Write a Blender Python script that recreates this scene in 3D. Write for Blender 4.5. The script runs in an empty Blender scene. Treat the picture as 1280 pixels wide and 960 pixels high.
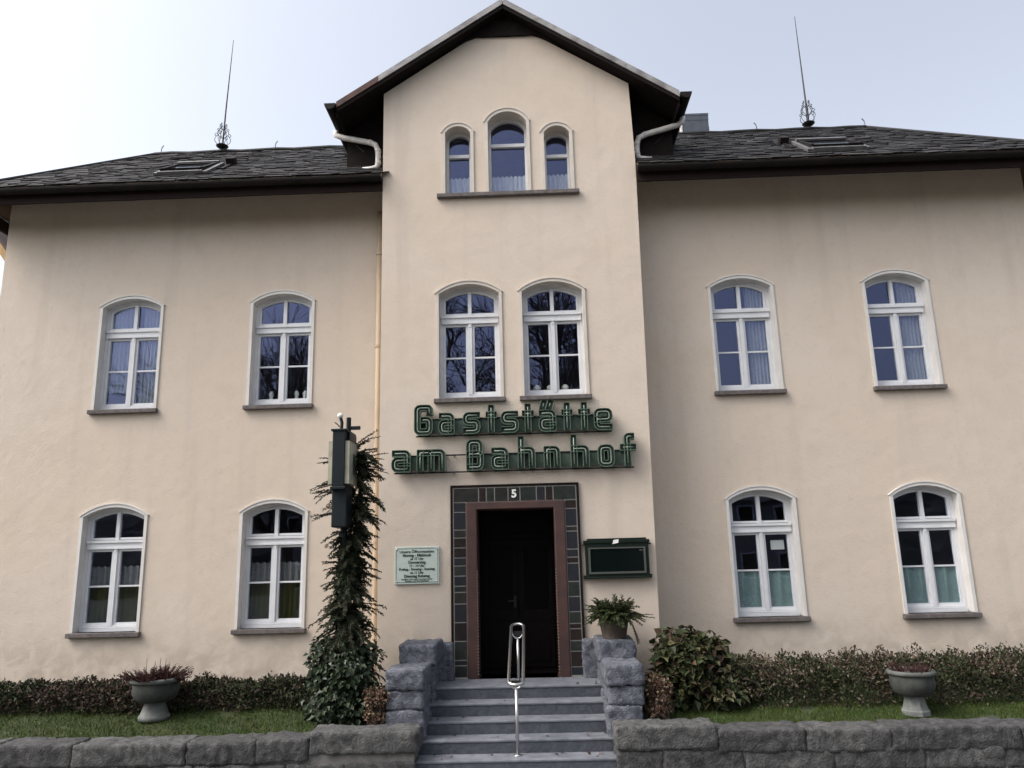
import bpy, bmesh, math, random
from mathutils import Vector, Matrix, noise
from mathutils.geometry import tessellate_polygon
R_ = math.radians
rnd = random.Random(7)
S = bpy.context.scene
COL = S.collection

# ------------------------------------------------------------------ camera, sky, sun, exposure
cam = bpy.data.cameras.new('camera'); cam_o = bpy.data.objects.new('camera', cam); COL.objects.link(cam_o)
cam.sensor_fit = 'HORIZONTAL'; cam.sensor_width = 36.0; cam.lens = 27.0; cam.clip_end = 3000
r_ = Vector((0.999242, 0.029952, -0.024849)); u_ = Vector((0.030785, -0.21773, 0.975523)); f_ = Vector((-0.023809, 0.975549, 0.218488))
M = Matrix((r_, u_, -f_)).transposed().to_4x4(); M.translation = (0, -12.0692, 2.613)
cam_o.matrix_world = M
S.camera = cam_o
SUN_EL, SUN_AZ = 50.0, -110.0         # high veiled sun far to the left (azimuth from +Y, negative = towards -X)
w = bpy.data.worlds.new('World'); S.world = w; w.use_nodes = True
nt = w.node_tree; nt.nodes.clear()
out = nt.nodes.new('ShaderNodeOutputWorld'); bg = nt.nodes.new('ShaderNodeBackground')
sky = nt.nodes.new('ShaderNodeTexSky'); sky.sky_type = 'NISHITA'; sky.sun_disc = False
sky.sun_elevation = R_(SUN_EL); sky.sun_rotation = R_(SUN_AZ)
sky.air_density = 1.0; sky.dust_density = 8.0; sky.ozone_density = 1.0; sky.altitude = 300
hs = nt.nodes.new('ShaderNodeHueSaturation'); hs.inputs['Saturation'].default_value = 0.45
nt.links.new(sky.outputs[0], hs.inputs['Color']); nt.links.new(hs.outputs[0], bg.inputs[0]); nt.links.new(bg.outputs[0], out.inputs[0])
bg.inputs[1].default_value = 0.10
sun = bpy.data.lights.new('sun', 'SUN'); sun.energy = 0.3; sun.angle = R_(30); sun.color = (1, .95, .88)
sun_o = bpy.data.objects.new('sun', sun); COL.objects.link(sun_o)
el, az = R_(SUN_EL), R_(SUN_AZ)
sd = Vector((math.sin(az)*math.cos(el), math.cos(az)*math.cos(el), math.sin(el)))
sun_o.rotation_euler = sd.to_track_quat('Z', 'Y').to_euler(); sun_o.location = sd*60
S.view_settings.view_transform = 'Standard'; S.view_settings.look = 'None'; S.view_settings.gamma = 1
S.view_settings.exposure = 1.75
S.view_settings.use_curve_mapping = False
S.cycles.max_bounces = 8; S.cycles.transparent_max_bounces = 16

# ------------------------------------------------------------------ materials
def mat(name, col, rough=.7, col2=None, scale=6., bump=0., bscale=40., spec=.5, metal=0., detail=6., dist=0.4, lo=.35, hi=.65, extra=None):
    m = bpy.data.materials.new(name); m.use_nodes = True; n = m.node_tree; b = n.nodes['Principled BSDF']
    b.inputs['Base Color'].default_value = (*col, 1); b.inputs['Roughness'].default_value = rough
    b.inputs['Specular IOR Level'].default_value = spec; b.inputs['Metallic'].default_value = metal
    tc = n.nodes.new('ShaderNodeTexCoord')
    geo = n.nodes.new('ShaderNodeNewGeometry')
    if col2:
        t = n.nodes.new('ShaderNodeTexNoise'); t.inputs['Scale'].default_value = scale; t.inputs['Detail'].default_value = detail; t.inputs['Distortion'].default_value = dist
        n.links.new(geo.outputs['Position'], t.inputs['Vector'])
        mr = n.nodes.new('ShaderNodeMapRange'); mr.inputs[1].default_value = lo; mr.inputs[2].default_value = hi
        n.links.new(t.outputs[0], mr.inputs[0])
        mx = n.nodes.new('ShaderNodeMix'); mx.data_type = 'RGBA'
        mx.inputs[6].default_value = (*col, 1); mx.inputs[7].default_value = (*col2, 1)
        n.links.new(mr.outputs[0], mx.inputs[0]); n.links.new(mx.outputs[2], b.inputs['Base Color'])
    if bump:
        t2 = n.nodes.new('ShaderNodeTexNoise'); t2.inputs['Scale'].default_value = bscale; t2.inputs['Detail'].default_value = 5
        n.links.new(geo.outputs['Position'], t2.inputs['Vector'])
        bp = n.nodes.new('ShaderNodeBump'); bp.inputs['Strength'].default_value = bump; bp.inputs['Distance'].default_value = .02
        n.links.new(t2.outputs[0], bp.inputs['Height']); n.links.new(bp.outputs[0], b.inputs['Normal'])
    return m

def stucco(name):
    m = bpy.data.materials.new(name); m.use_nodes = True; n = m.node_tree; b = n.nodes['Principled BSDF']; L = n.links
    b.inputs['Roughness'].default_value = .92; b.inputs['Specular IOR Level'].default_value = .2
    geo = n.nodes.new('ShaderNodeNewGeometry')
    def noi(scale, detail=5, mapping=None, dist=0.):
        t = n.nodes.new('ShaderNodeTexNoise'); t.inputs['Scale'].default_value = scale; t.inputs['Detail'].default_value = detail; t.inputs['Distortion'].default_value = dist
        src = geo.outputs['Position']
        if mapping:
            mp = n.nodes.new('ShaderNodeMapping'); mp.inputs['Scale'].default_value = mapping; L.new(src, mp.inputs[0]); src = mp.outputs[0]
        L.new(src, t.inputs['Vector']); return t.outputs[0]
    def rng(s, a, c, lo=0., hi=1.):
        r = n.nodes.new('ShaderNodeMapRange'); r.inputs[1].default_value = a; r.inputs[2].default_value = c; r.inputs[3].default_value = lo; r.inputs[4].default_value = hi; L.new(s, r.inputs[0]); return r.outputs[0]
    def mix(fac, a, c, blend='MIX'):
        x = n.nodes.new('ShaderNodeMix'); x.data_type = 'RGBA'; x.blend_type = blend
        L.new(fac, x.inputs[0])
        for v, k in ((a, 6), (c, 7)):
            if isinstance(v, tuple): x.inputs[k].default_value = (*v, 1)
            else: L.new(v, x.inputs[k])
        return x.outputs[2]
    c = mix(rng(noi(.45, 4, dist=.8), .35, .65), (.575, .49, .405), (.585, .51, .435))
    c = mix(rng(noi(1.7, 6, dist=1.2), .45, .75, 0, .6), c, (.525, .45, .375))          # blotches
    c = mix(rng(noi(1., 5, (2.6, 2.6, .16)),   .54, .75, 0, .45), c, (.445, .385, .33))      # rain streaks
    c = mix(rng(noi(14, 6), .55, .75, 0, .22), c, (.42, .365, .312))                       # fine dirt
    sx = n.nodes.new('ShaderNodeSeparateXYZ'); L.new(geo.outputs['Position'], sx.inputs[0])
    sp = n.nodes.new('ShaderNodeMath'); sp.operation = 'MULTIPLY'; L.new(rng(sx.outputs['Z'], .8, 1.75, .75, 0), sp.inputs[0]); L.new(rng(noi(3.5, 6, dist=.8), .38, .62), sp.inputs[1])
    c = mix(sp.outputs[0], c, (.37, .315, .262))                                            # splash dirt along the base
    L.new(c, b.inputs['Base Color'])
    ad = n.nodes.new('ShaderNodeMath'); ad.operation = 'ADD'
    h1 = noi(55, 6); h2 = rng(noi(4, 6, dist=.15), 0, 1, 0, 2.0)
    L.new(h1, ad.inputs[0]); L.new(h2, ad.inputs[1])
    bp = n.nodes.new('ShaderNodeBump'); bp.inputs['Strength'].default_value = .4; bp.inputs['Distance'].default_value = .014
    L.new(ad.outputs[0], bp.inputs['Height']); L.new(bp.outputs[0], b.inputs['Normal'])
    return m

def glass_mat():
    m = bpy.data.materials.new('window_glass'); m.use_nodes = True; n = m.node_tree; n.nodes.remove(n.nodes['Principled BSDF']); L = n.links
    o = n.nodes['Material Output']
    tr = n.nodes.new('ShaderNodeBsdfTransparent'); tr.inputs[0].default_value = (.95, .97, .97, 1)
    gl = n.nodes.new('ShaderNodeBsdfGlossy'); gl.inputs['Roughness'].default_value = .012; gl.inputs[0].default_value = (.40, .46, .80, 1)
    fr = n.nodes.new('ShaderNodeFresnel'); fr.inputs[0].default_value = 1.85
    geo = n.nodes.new('ShaderNodeNewGeometry'); t = n.nodes.new('ShaderNodeTexNoise'); t.inputs['Scale'].default_value = 3.; t.inputs['Detail'].default_value = 1
    L.new(geo.outputs['Position'], t.inputs['Vector'])
    bp = n.nodes.new('ShaderNodeBump'); bp.inputs['Strength'].default_value = .03; bp.inputs['Distance'].default_value = .02
    L.new(t.outputs[0], bp.inputs['Height']); L.new(bp.outputs[0], gl.inputs['Normal'])
    mx = n.nodes.new('ShaderNodeMixShader'); ir = n.nodes.new('ShaderNodeMapRange'); ir.inputs[3].default_value = 1.8; ir.inputs[4].default_value = 1/1.8; L.new(geo.outputs['Backfacing'], ir.inputs[0]); L.new(ir.outputs[0], fr.inputs[0])
    L.new(fr.outputs[0], mx.inputs[0]); L.new(tr.outputs[0], mx.inputs[1]); L.new(gl.outputs[0], mx.inputs[2]); L.new(mx.outputs[0], o.inputs[0])
    return m

def lace(name, col, scale, thresh, back=.25):
    """woven fabric: diffuse + translucent, with an open pattern of holes"""
    m = bpy.data.materials.new(name); m.use_nodes = True; n = m.node_tree; n.nodes.remove(n.nodes['Principled BSDF']); L = n.links
    o = n.nodes['Material Output']
    d = n.nodes.new('ShaderNodeBsdfDiffuse'); d.inputs[0].default_value = (*col, 1)
    tl = n.nodes.new('ShaderNodeBsdfTranslucent'); tl.inputs[0].default_value = (*col, 1)
    m1 = n.nodes.new('ShaderNodeMixShader'); m1.inputs[0].default_value = back; L.new(d.outputs[0], m1.inputs[1]); L.new(tl.outputs[0], m1.inputs[2])
    tr = n.nodes.new('ShaderNodeBsdfTransparent')
    geo = n.nodes.new('ShaderNodeNewGeometry'); v = n.nodes.new('ShaderNodeTexVoronoi'); v.inputs['Scale'].default_value = scale; v.feature = 'DISTANCE_TO_EDGE'
    L.new(geo.outputs['Position'], v.inputs['Vector'])
    r = n.nodes.new('ShaderNodeMapRange'); r.inputs[1].default_value = thresh*.6; r.inputs[2].default_value = thresh; r.inputs[3].default_value = .95; r.inputs[4].default_value = .45; L.new(v.outputs['Distance'], r.inputs[0])
    m2 = n.nodes.new('ShaderNodeMixShader'); L.new(r.outputs[0], m2.inputs[0]); L.new(tr.outputs[0], m2.inputs[1]); L.new(m1.outputs[0], m2.inputs[2]); L.new(m2.outputs[0], o.inputs[0])
    return m

def leafmat(name, col, rough=.55, spec=.16):
    m = bpy.data.materials.new(name); m.use_nodes = True; n = m.node_tree; b = n.nodes['Principled BSDF']
    geo = n.nodes.new('ShaderNodeNewGeometry')
    hv = n.nodes.new('ShaderNodeHueSaturation'); hv.inputs['Color'].default_value = (*col, 1)
    r = n.nodes.new('ShaderNodeMapRange'); r.inputs[3].default_value = .55; r.inputs[4].default_value = 1.5
    n.links.new(geo.outputs['Random Per Island'], r.inputs[0]); n.links.new(r.outputs[0], hv.inputs['Value']); n.links.new(hv.outputs[0], b.inputs['Base Color'])
    b.inputs['Roughness'].default_value = rough; b.inputs['Specular IOR Level'].default_value = spec
    return m

M_WALL = stucco('cream_stucco')
M_WHITE = mat('white_window_paint', (.66, .67, .69), .45, (.60, .61, .63), 5, .03, 60)
M_SURR = mat('painted_window_surround', (.62, .605, .58), .7, (.57, .55, .525), 4, .10, 70)
M_SURC = mat('cream_window_surround', (.56, .51, .455), .75, (.50, .455, .40), 4, .12, 70)
M_SILL = mat('grey_brown_sill_stone', (.085, .074, .072), .85, (.14, .122, .118), 14, .25, 60)
M_GLASS = glass_mat()
M_CURT = lace('white_net_curtain', (.52, .55, .60), 60, .05, .1)
M_LACE = lace('white_lace', (.9, .92, .94), 70, .05, .03)
M_VAL = lace('grey_lace_valance', (.26, .26, .27), 45, .12, .05)
M_TEAL = lace('teal_patterned_curtain', (.40, .56, .55), 60, .05, .05)
M_TEALP = mat('dark_curtain_motif', (.03, .05, .055), .9)
M_GREENC = lace('olive_drape', (.20, .19, .055), 90, .05, .05)
M_ROOM = mat('room_plaster', (.16, .14, .12), .9)
M_ROOMD = mat('dim_room', (.05, .045, .04), .9)
M_SLATE = leafmat('roof_slate', (.026, .025, .026), .7)
M_SLATE2 = leafmat('roof_slate_worn', (.038, .036, .036), .75)
M_SLATE3 = leafmat('roof_slate_dark', (.018, .018, .019), .65)
M_UNDER = mat('bare_roof_boards', (.12, .085, .058), .9, (.09, .062, .042), 5)
M_SOFFIT = mat('dark_stained_timber', (.007, .005, .0048), .8, (.012, .008, .007), 8, .3, 30, spec=.12)
M_BOARD = mat('brown_eaves_board', (.014, .009, .008), .7, (.018, .010, .008), 6, .2, 40, spec=.12)
M_VERGE = mat('weathered_zinc_verge', (.30, .29, .29), .6, (.13, .12, .12), 3.5, .2, 30, lo=.4, hi=.7)
M_RUST = mat('rusty_verge', (.10, .045, .035), .8, (.05, .03, .028), 7, .2, 40)
M_GUT = mat('dark_gutter_metal', (.008, .007, .007), .65, (.014, .010, .009), 5, spec=.15)
M_PIPEW = mat('light_grey_pipe', (.74, .72, .69), .5, (.60, .56, .52), 9)
M_PIPEC = mat('cream_downpipe', (.50, .385, .265), .6, (.43, .335, .24), 3)
M_CHIM = mat('blue_slate_cladding', (.045, .055, .075), .5, (.07, .08, .10), 8)
M_IRON = mat('black_iron', (.02, .02, .02), .5, metal=.3)
M_STONE = mat('rough_blue_grey_stone', (.050, .056, .073), .92, (.145, .153, .180), 11., 1., 45, detail=9, dist=1.0, lo=.35, hi=.7)
M_STONED = mat('dark_weathered_stone', (.027, .027, .029), .95, (.072, .072, .072), 11., 1., 45, detail=9, dist=.8, lo=.36, hi=.68)
M_STONEB = mat('lichen_stone', (.038, .039, .040), .95, (.105, .105, .103), 8., 1., 45, detail=9, dist=1.2, lo=.38, hi=.7)
M_MORT = mat('old_mortar', (.10, .098, .094), .95, (.15, .145, .14), 12, .4, 60)
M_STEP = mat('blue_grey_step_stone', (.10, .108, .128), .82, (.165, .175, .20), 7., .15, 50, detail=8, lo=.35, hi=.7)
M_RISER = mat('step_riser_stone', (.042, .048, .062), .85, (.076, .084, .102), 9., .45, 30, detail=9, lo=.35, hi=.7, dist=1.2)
M_STEEL = mat('stainless_steel', (.50, .50, .50), .38, metal=1.)
M_TILEG = mat('grout', (.42, .40, .37), .9)
M_DTILE = [mat('glazed_tile_green', (.016, .022, .020), .3, (.030, .034, .030), 14, spec=.3), mat('glazed_tile_brown', (.026, .017, .015), .3, (.014, .013, .013), 12, spec=.3),
           mat('glazed_tile_blue', (.016, .019, .026), .3, (.024, .024, .028), 13, spec=.3), mat('glazed_tile_grey', (.030, .029, .026), .3, (.018, .018, .018), 11, spec=.3)]
M_DFRAME = mat('red_brown_door_frame', (.062, .028, .023), .55, (.040, .020, .017), 5, .12, 50)
M_BEAD = mat('glazed_bead', (.16, .11, .09), .25)
M_DOOR = mat('dark_door_wood', (.004, .003, .003), .6, (.006, .004, .0035), 10, spec=.12)
M_DGLASS = mat('dark_door_glass', (.002, .002, .003), .2, spec=.15)
M_BRASS = mat('brass', (.4, .3, .15), .35, metal=1.)
M_LGREEN = mat('green_sign_enamel', (.06, .112, .074), .5, (.095, .145, .105), 12)
M_LFACE = mat('green_sign_recess', (.022, .042, .028), .55, (.034, .056, .04), 14)
M_LPANEL = mat('green_sign_panel', (.065, .095, .072), .6, (.045, .07, .053), 8)
M_NEON = mat('unlit_neon_tube', (.34, .40, .34), .35, (.20, .26, .21), 8)
M_PLAQ = mat('pale_green_plaque', (.50, .58, .53), .35, (.46, .53, .49), 12)
M_INK = mat('dark_green_ink', (.025, .05, .035), .5)
M_CASE = mat('dark_green_case', (.004, .010, .007), .5, (.007, .014, .010), 9, spec=.2)
M_CASEF = mat('grey_case_frame', (.09, .10, .09), .4, metal=.4)
M_CASEG = mat('case_glass', (.003, .006, .006), .1, spec=.2)
M_PAPER = mat('white_paper', (.75, .75, .72), .8)
M_BOXG = mat('petrol_green_metal', (.005, .010, .013), .5, (.008, .013, .016), 6, spec=.25)
M_CREAMP = mat('cream_light_panel', (.40, .385, .29), .5, (.28, .27, .21), 5)
M_BALL = mat('opal_glass_ball', (.8, .76, .7), .15)
M_URN = mat('weathered_concrete', (.055, .060, .056), .95, (.12, .125, .118), 6, .3, 50, lo=.35, hi=.7)
M_URNF = mat('pale_concrete', (.09, .096, .092), .92, (.16, .168, .16), 7, .3, 50)
M_URND = mat('dark_concrete', (.022, .025, .022), .95, (.045, .049, .044), 7, .3, 50)  # darker concrete for the bowl than for rim and foot
M_POT = mat('old_clay_pot', (.055, .040, .032), .9, (.09, .07, .055), 8, .3, 40)
M_SOIL = mat('soil', (.03, .022, .017), 1., (.05, .038, .03), 15, .5, 40)
M_GRASSB = mat('lawn_earth', (.020, .036, .008), 1., (.032, .040, .012), 3, .6, 30)
M_GRASS = [leafmat('grass_green', (.036, .064, .011), .6), leafmat('grass_olive', (.062, .074, .018), .6)]
M_LEAF = [leafmat('leaf_dark_green', (.022, .029, .014), .6), leafmat('leaf_green', (.038, .045, .019), .6), leafmat('leaf_brown', (.055, .038, .026), .7),
          leafmat('leaf_pale', (.12, .10, .074), .7), leafmat('leaf_purple', (.050, .032, .030), .65)]
M_HYD = [leafmat('hydrangea_dark', (.032, .042, .018), .55), leafmat('hydrangea_olive', (.056, .056, .026), .55), leafmat('hydrangea_red', (.052, .034, .022), .6)]
M_IVY = [leafmat('ivy_dark', (.012, .022, .010), .4, .3), leafmat('ivy_mid', (.024, .038, .018), .4, .3), leafmat('ivy_light', (.048, .06, .032), .45, .3)]
M_CONI = [leafmat('needle_dark', (.020, .030, .015), .6), leafmat('needle_brown', (.034, .033, .018), .7)]
M_DRY = [leafmat('dry_orange', (.12, .072, .045), .7), leafmat('dry_pale', (.20, .155, .105), .7), leafmat('dry_brown', (.07, .04, .03), .7)]
M_RED = [leafmat('red_leaf', (.06, .022, .02), .6), leafmat('dark_red_leaf', (.03, .015, .014), .6)]
M_FERN = [leafmat('fern_green', (.035, .05, .016), .55), leafmat('fern_dark', (.018, .028, .012), .55)]
M_TWIG = mat('bark', (.05, .038, .03), .9, (.09, .07, .055), 10, .4, 40)
M_ASPH = mat('asphalt', (.05, .05, .052), .9, (.07, .07, .07), 8, .4, 80)
M_PAVE = mat('paving', (.12, .12, .12), .9, (.17, .165, .16), 3, .3, 50)
M_FIELD = mat('rough_ground', (.05, .055, .03), 1., (.07, .065, .04), .6, .4, 10)
M_BLOCKHILL = mat('blocking_hill_dark', (.02, .024, .015), 1., (.045, .038, .028), .5, .8, 1.5)  # surface of the added out-of-view hill that holds back low sky light
M_OPP = mat('grey_render', (.16, .15, .14), .9, (.2, .19, .17), 2, .1, 30)
M_TILER = mat('dark_roof_tiles', (.06, .04, .035), .8, (.08, .05, .04), 4, .3, 20)
M_OCHRE = mat('ochre_timber', (.42, .26, .08), .6, (.34, .2, .06), 9)
M_SKYGL = mat('roof_window_glass', (.03, .035, .04), .08)
M_ZINC = mat('roof_window_flashing', (.20, .20, .20), .45, (.12, .12, .12), 8, metal=.5)

# ------------------------------------------------------------------ mesh helpers
LOC = {}
class MB:
    def __init__(s): s.v = []; s.f = []; s.m = []
    def add(s, vs, fs, mi=0):
        o = len(s.v); s.v += [tuple(x) for x in vs]; s.f += [tuple(o+i for i in f) for f in fs]; s.m += [mi]*len(fs); return s
    def box(s, x0, x1, y0, y1, z0, z1, mi=0):
        v = [(x0,y0,z0),(x1,y0,z0),(x1,y1,z0),(x0,y1,z0),(x0,y0,z1),(x1,y0,z1),(x1,y1,z1),(x0,y1,z1)]
        return s.add(v, [(3,2,1,0),(4,5,6,7),(0,1,5,4),(1,2,6,5),(2,3,7,6),(3,0,4,7)], mi)
    def prism(s, poly, y0, y1, mi=0):                 # poly of (x,z), extruded in y
        n = len(poly); v = [(x,y0,z) for x,z in poly]+[(x,y1,z) for x,z in poly]
        tri = tessellate_polygon([[Vector((x,z,0)) for x,z in poly]])
        fs = [tuple(t) for t in tri]+[tuple(i+n for i in t) for t in tri]+[(i,(i+1)%n,(i+1)%n+n,i+n) for i in range(n)]
        return s.add(v, fs, mi)
    def band(s, A, B, y0, y1, mi=0, closed=True):     # ring between two outlines of equal length, front y0, back y1
        n = len(A); v = [(x,y0,z) for x,z in A]+[(x,y0,z) for x,z in B]+[(x,y1,z) for x,z in A]+[(x,y1,z) for x,z in B]
        fs = []
        for i in range(n if closed else n-1):
            j = (i+1)%n
            fs += [(i,j,n+j,n+i),(n+i,n+j,3*n+j,3*n+i),(i,2*n+i,2*n+j,j)]
        if not closed: fs += [(0,n,3*n,2*n),(n-1,3*n-1,4*n-1,2*n-1)]
        return s.add(v, fs, mi)
    def tube(s, pts, r, n=8, mi=0, closed=False, cap=True):
        pts = [Vector(p) for p in pts]; m = len(pts)
        rs = r if isinstance(r, (list, tuple)) else [r]*m
        v = []; fs = []; up = None
        for i, p in enumerate(pts):
            if closed: d = pts[(i+1)%m]-pts[i-1]
            else: d = pts[min(i+1,m-1)]-pts[max(i-1,0)]
            if d.length < 1e-9: d = Vector((0,0,1))
            d.normalize()
            if up is None:
                up = Vector((0,0,1)) if abs(d.z) < .9 else Vector((1,0,0))
            a = d.cross(up)
            if a.length < 1e-6: a = d.cross(Vector((1,0.1,0)))
            a.normalize(); b = a.cross(d); up = b
            for k in range(n):
                t = 2*math.pi*k/n; v.append(p+a*math.cos(t)*rs[i]+b*math.sin(t)*rs[i])
        for i in range(m if closed else m-1):
            for k in range(n):
                j = (i+1)%m; fs.append((i*n+k, i*n+(k+1)%n, j*n+(k+1)%n, j*n+k))
        if cap and not closed: fs += [tuple(range(n))[::-1], tuple(range((m-1)*n, m*n))]
        return s.add(v, fs, mi)
    def lathe(s, prof, c, n=28, mi=0, wob=0.):
        v = []; fs = []
        for r, z in prof:
            for k in range(n):
                t = 2*math.pi*k/n; v.append((c[0]+r*math.cos(t), c[1]+r*math.sin(t), c[2]+z))
        for i in range(len(prof)-1):
            for k in range(n): fs.append((i*n+k, i*n+(k+1)%n, (i+1)*n+(k+1)%n, (i+1)*n+k))
        fs += [tuple(range(n))[::-1], tuple(range((len(prof)-1)*n, len(prof)*n))]
        return s.add(v, fs, mi)
    def leaf(s, p, d, nrm, L, W, mi=0, fold=.25):
        d = d.normalized(); a = d.cross(nrm)
        if a.length < 1e-5: a = d.orthogonal()
        a.normalize(); up = a.cross(d)
        p = Vector(p)
        v = [p, p+d*L*.45+a*W*.5+up*W*fold, p+d*L-up*L*.1, p+d*L*.45-a*W*.5+up*W*fold]
        return s.add(v, [(0,1,2),(0,2,3)], mi)
    def build(s, name, mats, parent=None, smooth=False, weld=False):
        me = bpy.data.meshes.new(name); base = LOC.get(parent.name, Vector()) if parent else Vector()
        me.from_pydata([Vector(x)-base for x in s.v], [], s.f)
        mats = mats if isinstance(mats, list) else [mats]
        for x in mats: me.materials.append(x)
        me.polygons.foreach_set('material_index', s.m)
        if smooth: me.polygons.foreach_set('use_smooth', [True]*len(s.f))
        bm = bmesh.new(); bm.from_mesh(me)
        if weld: bmesh.ops.remove_doubles(bm, verts=bm.verts, dist=.0008)
        if weld != 'keep' and len(bm.faces) < 60000 and not name.startswith(('foliage','grass')): bmesh.ops.recalc_face_normals(bm, faces=bm.faces)
        bm.to_mesh(me); bm.free()
        o = bpy.data.objects.new(name, me); COL.objects.link(o)
        if parent: o.parent = parent
        LOC[o.name] = base
        return o
def thing(name, label, cat, loc, group=None):
    o = bpy.data.objects.new(name, None); o.empty_display_size = .2; COL.objects.link(o); o.location = loc; LOC[o.name] = Vector(loc)
    return tag(o, label, cat, group)
def tag(o, label=None, cat=None, group=None, kind=None):
    if label: o['label'] = label
    if cat: o['category'] = cat
    if group: o['group'] = group
    if kind: o['kind'] = kind
    return o
def struct(name, mb, m): return tag(mb.build(name, m), kind='structure')
def rvec(): 
    while True:
        v = Vector((rnd.uniform(-1,1), rnd.uniform(-1,1), rnd.uniform(-1,1)))
        if .05 < v.length < 1: return v.normalized()
def arch(cx, h, z0, zs, za, t=0., tb=None, n=16):
    """outline of a segment-arched opening (x,z): bottom left, up, over, down; t moves it inwards"""
    s = za-zs; Rr = (h*h+s*s)/(2*s); zc = za-Rr
    h2 = h-t; R2 = Rr-t; a0 = math.asin(h2/R2); tb = t if tb is None else tb
    return [(cx-h2, z0+tb)]+[(cx+R2*math.sin(-a0+2*a0*i/n), zc+R2*math.cos(-a0+2*a0*i/n)) for i in range(n+1)]+[(cx+h2, z0+tb)]
def stone(mb, x0, x1, y0, y1, z0, z1, amp=.03, rad=.05, mi=0, st=.032):
    c = Vector(((x0+x1)/2,(y0+y1)/2,(z0+z1)/2)); h = Vector(((x1-x0)/2,(y1-y0)/2,(z1-z0)/2)); rad = min(rad, min(h)*.8)
    off = Vector((rnd.uniform(0,50), rnd.uniform(0,50), rnd.uniform(0,50)))
    def pos(q):
        inner = Vector([max(-(h[i]-rad), min(h[i]-rad, q[i])) for i in range(3)]); d = q-inner
        if d.length > 1e-9: d = d.normalized()*rad
        p = inner+d; nn = (p-inner).normalized() if (p-inner).length > 1e-9 else p.normalized()
        g = c+p
        k = noise.noise(g*3.5+off)*.7+(1-2*abs(noise.noise(g*6+off)))*.55+noise.noise(g*15+off)*.42+noise.noise(g*32+off)*.34-.2
        return g+nn*(k*amp)
    for ax in range(3):
        b, d = (ax+1)%3, (ax+2)%3
        nb, nd = max(2, int(2*h[b]/st)), max(2, int(2*h[d]/st))
        for sg in (-1, 1):
            v = []
            for i in range(nb+1):
                for j in range(nd+1):
                    q = Vector((0,0,0)); q[ax] = sg*h[ax]; q[b] = -h[b]+2*h[b]*i/nb; q[d] = -h[d]+2*h[d]*j/nd; v.append(pos(q))
            fs = []
            for i in range(nb):
                for j in range(nd):
                    a_ = i*(nd+1)+j; f = (a_, a_+nd+1, a_+nd+2, a_+1); fs.append(f if sg > 0 else f[::-1])
            mb.add(v, fs, mi)

# ------------------------------------------------------------------ ground
XC = -.285
m = MB(); m.add([(-600,-600,0),(600,-600,0),(600,600,0),(-600,600,0)], [(0,1,2,3)]); struct('ground', m, M_FIELD)
m = MB(); m.box(-60, 60, -6.0, -2.0, -.1, .02); struct('pavement', m, M_PAVE)
m = MB(); m.box(-60, 60, -6.16, -6.0, -.1, .03); struct('kerb', m, M_STONE)
m = MB(); m.add([(-60,-11.6,.006),(60,-11.6,.006),(60,-6.16,.006),(-60,-6.16,.006)], [(0,1,2,3)]); struct('road', m, M_ASPH)
m = MB(); m.box(-60, 60, -14, -11.6, -.1, .12); struct('far_pavement', m, M_PAVE)
def lawn_z(x, y): return .455+(y+1.7)*.16+.03*noise.noise(Vector((x*.8, y*1.1, 3)))
def lawn(x0, x1, name):
    m = MB(); nx, ny = 90, 20; y0, y1 = -1.75, .45
    v = [(x0+(x1-x0)*i/nx, y0+(y1-y0)*j/ny, lawn_z(x0+(x1-x0)*i/nx, y0+(y1-y0)*j/ny)) for i in range(nx+1) for j in range(ny+1)]
    m.add(v, [(i*(ny+1)+j, (i+1)*(ny+1)+j, (i+1)*(ny+1)+j+1, i*(ny+1)+j+1) for i in range(nx) for j in range(ny)])
    return struct(name, m, M_GRASSB)
lawn(-12, -2.0, 'lawn'); lawn(1.4, 12, 'lawn')
m = MB()
for x0, x1, y1, nn in ((-9.6, -2.9, -.55, 26000), (1.55, 9.6, -.95, 26000)):
    for _ in range(nn):
        x, y = rnd.uniform(x0, x1), rnd.uniform(-1.68, y1); z = lawn_z(x, y)
        if noise.noise(Vector((x*2.2, y*2.2, 9))) < -.42: continue
        h = rnd.uniform(.02, .055)*(1.0+.6*noise.noise(Vector((x*1.5, y*1.5, 0)))); a = rnd.uniform(0, 6.28); wv = .004
        dx, dy = math.cos(a)*wv, math.sin(a)*wv; lx, ly = rnd.gauss(0, .018), rnd.gauss(0, .018)
        m.add([(x-dx, y-dy, z-.005), (x+dx, y+dy, z-.005), (x+lx, y+ly, z+h)], [(0,1,2)], 0 if rnd.random() < .7 else 1)
tag(m.build('grass', M_GRASS), 'short damp green lawn grass along the hedges', 'grass', kind='stuff')

# ------------------------------------------------------------------ the inn
inn = thing('inn_building', 'two storey cream stucco inn with central gabled bay and dark slate roof', 'building', (XC, 0, 0))
XL, XR = -2.43, 1.86           # the projecting bay
WL, WR = -9.45, 8.86           # outer ends of the wings
WY = .75                       # wing wall plane, bay plane is y = 0
FF = 3.6*1.02
HW, OUT = .520, .050
ZS1 = 1.57; ZU = ZS1+FF
def win_dims(z0): return dict(z0=z0, zs=z0+1.815, za=z0+1.965)
WIN = []
for i, cx in enumerate((-7.02, -4.325, 3.706, 6.367)):
    WIN.append((cx, WY, ZS1, HW, 'l%d' % i)); WIN.append((cx, WY, ZS1+FF, HW, 'u%d' % i))
for i, cx in enumerate((-.975, .40)): WIN.append((cx, 0., 5.104, .497, 'c%d' % i))
TOP = [(-1.13, .22, 9.82, 9.945), (-.27, .335, 10.0, 10.195), (.585, .22, 9.76, 9.885)]
ZT = 8.66
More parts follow.
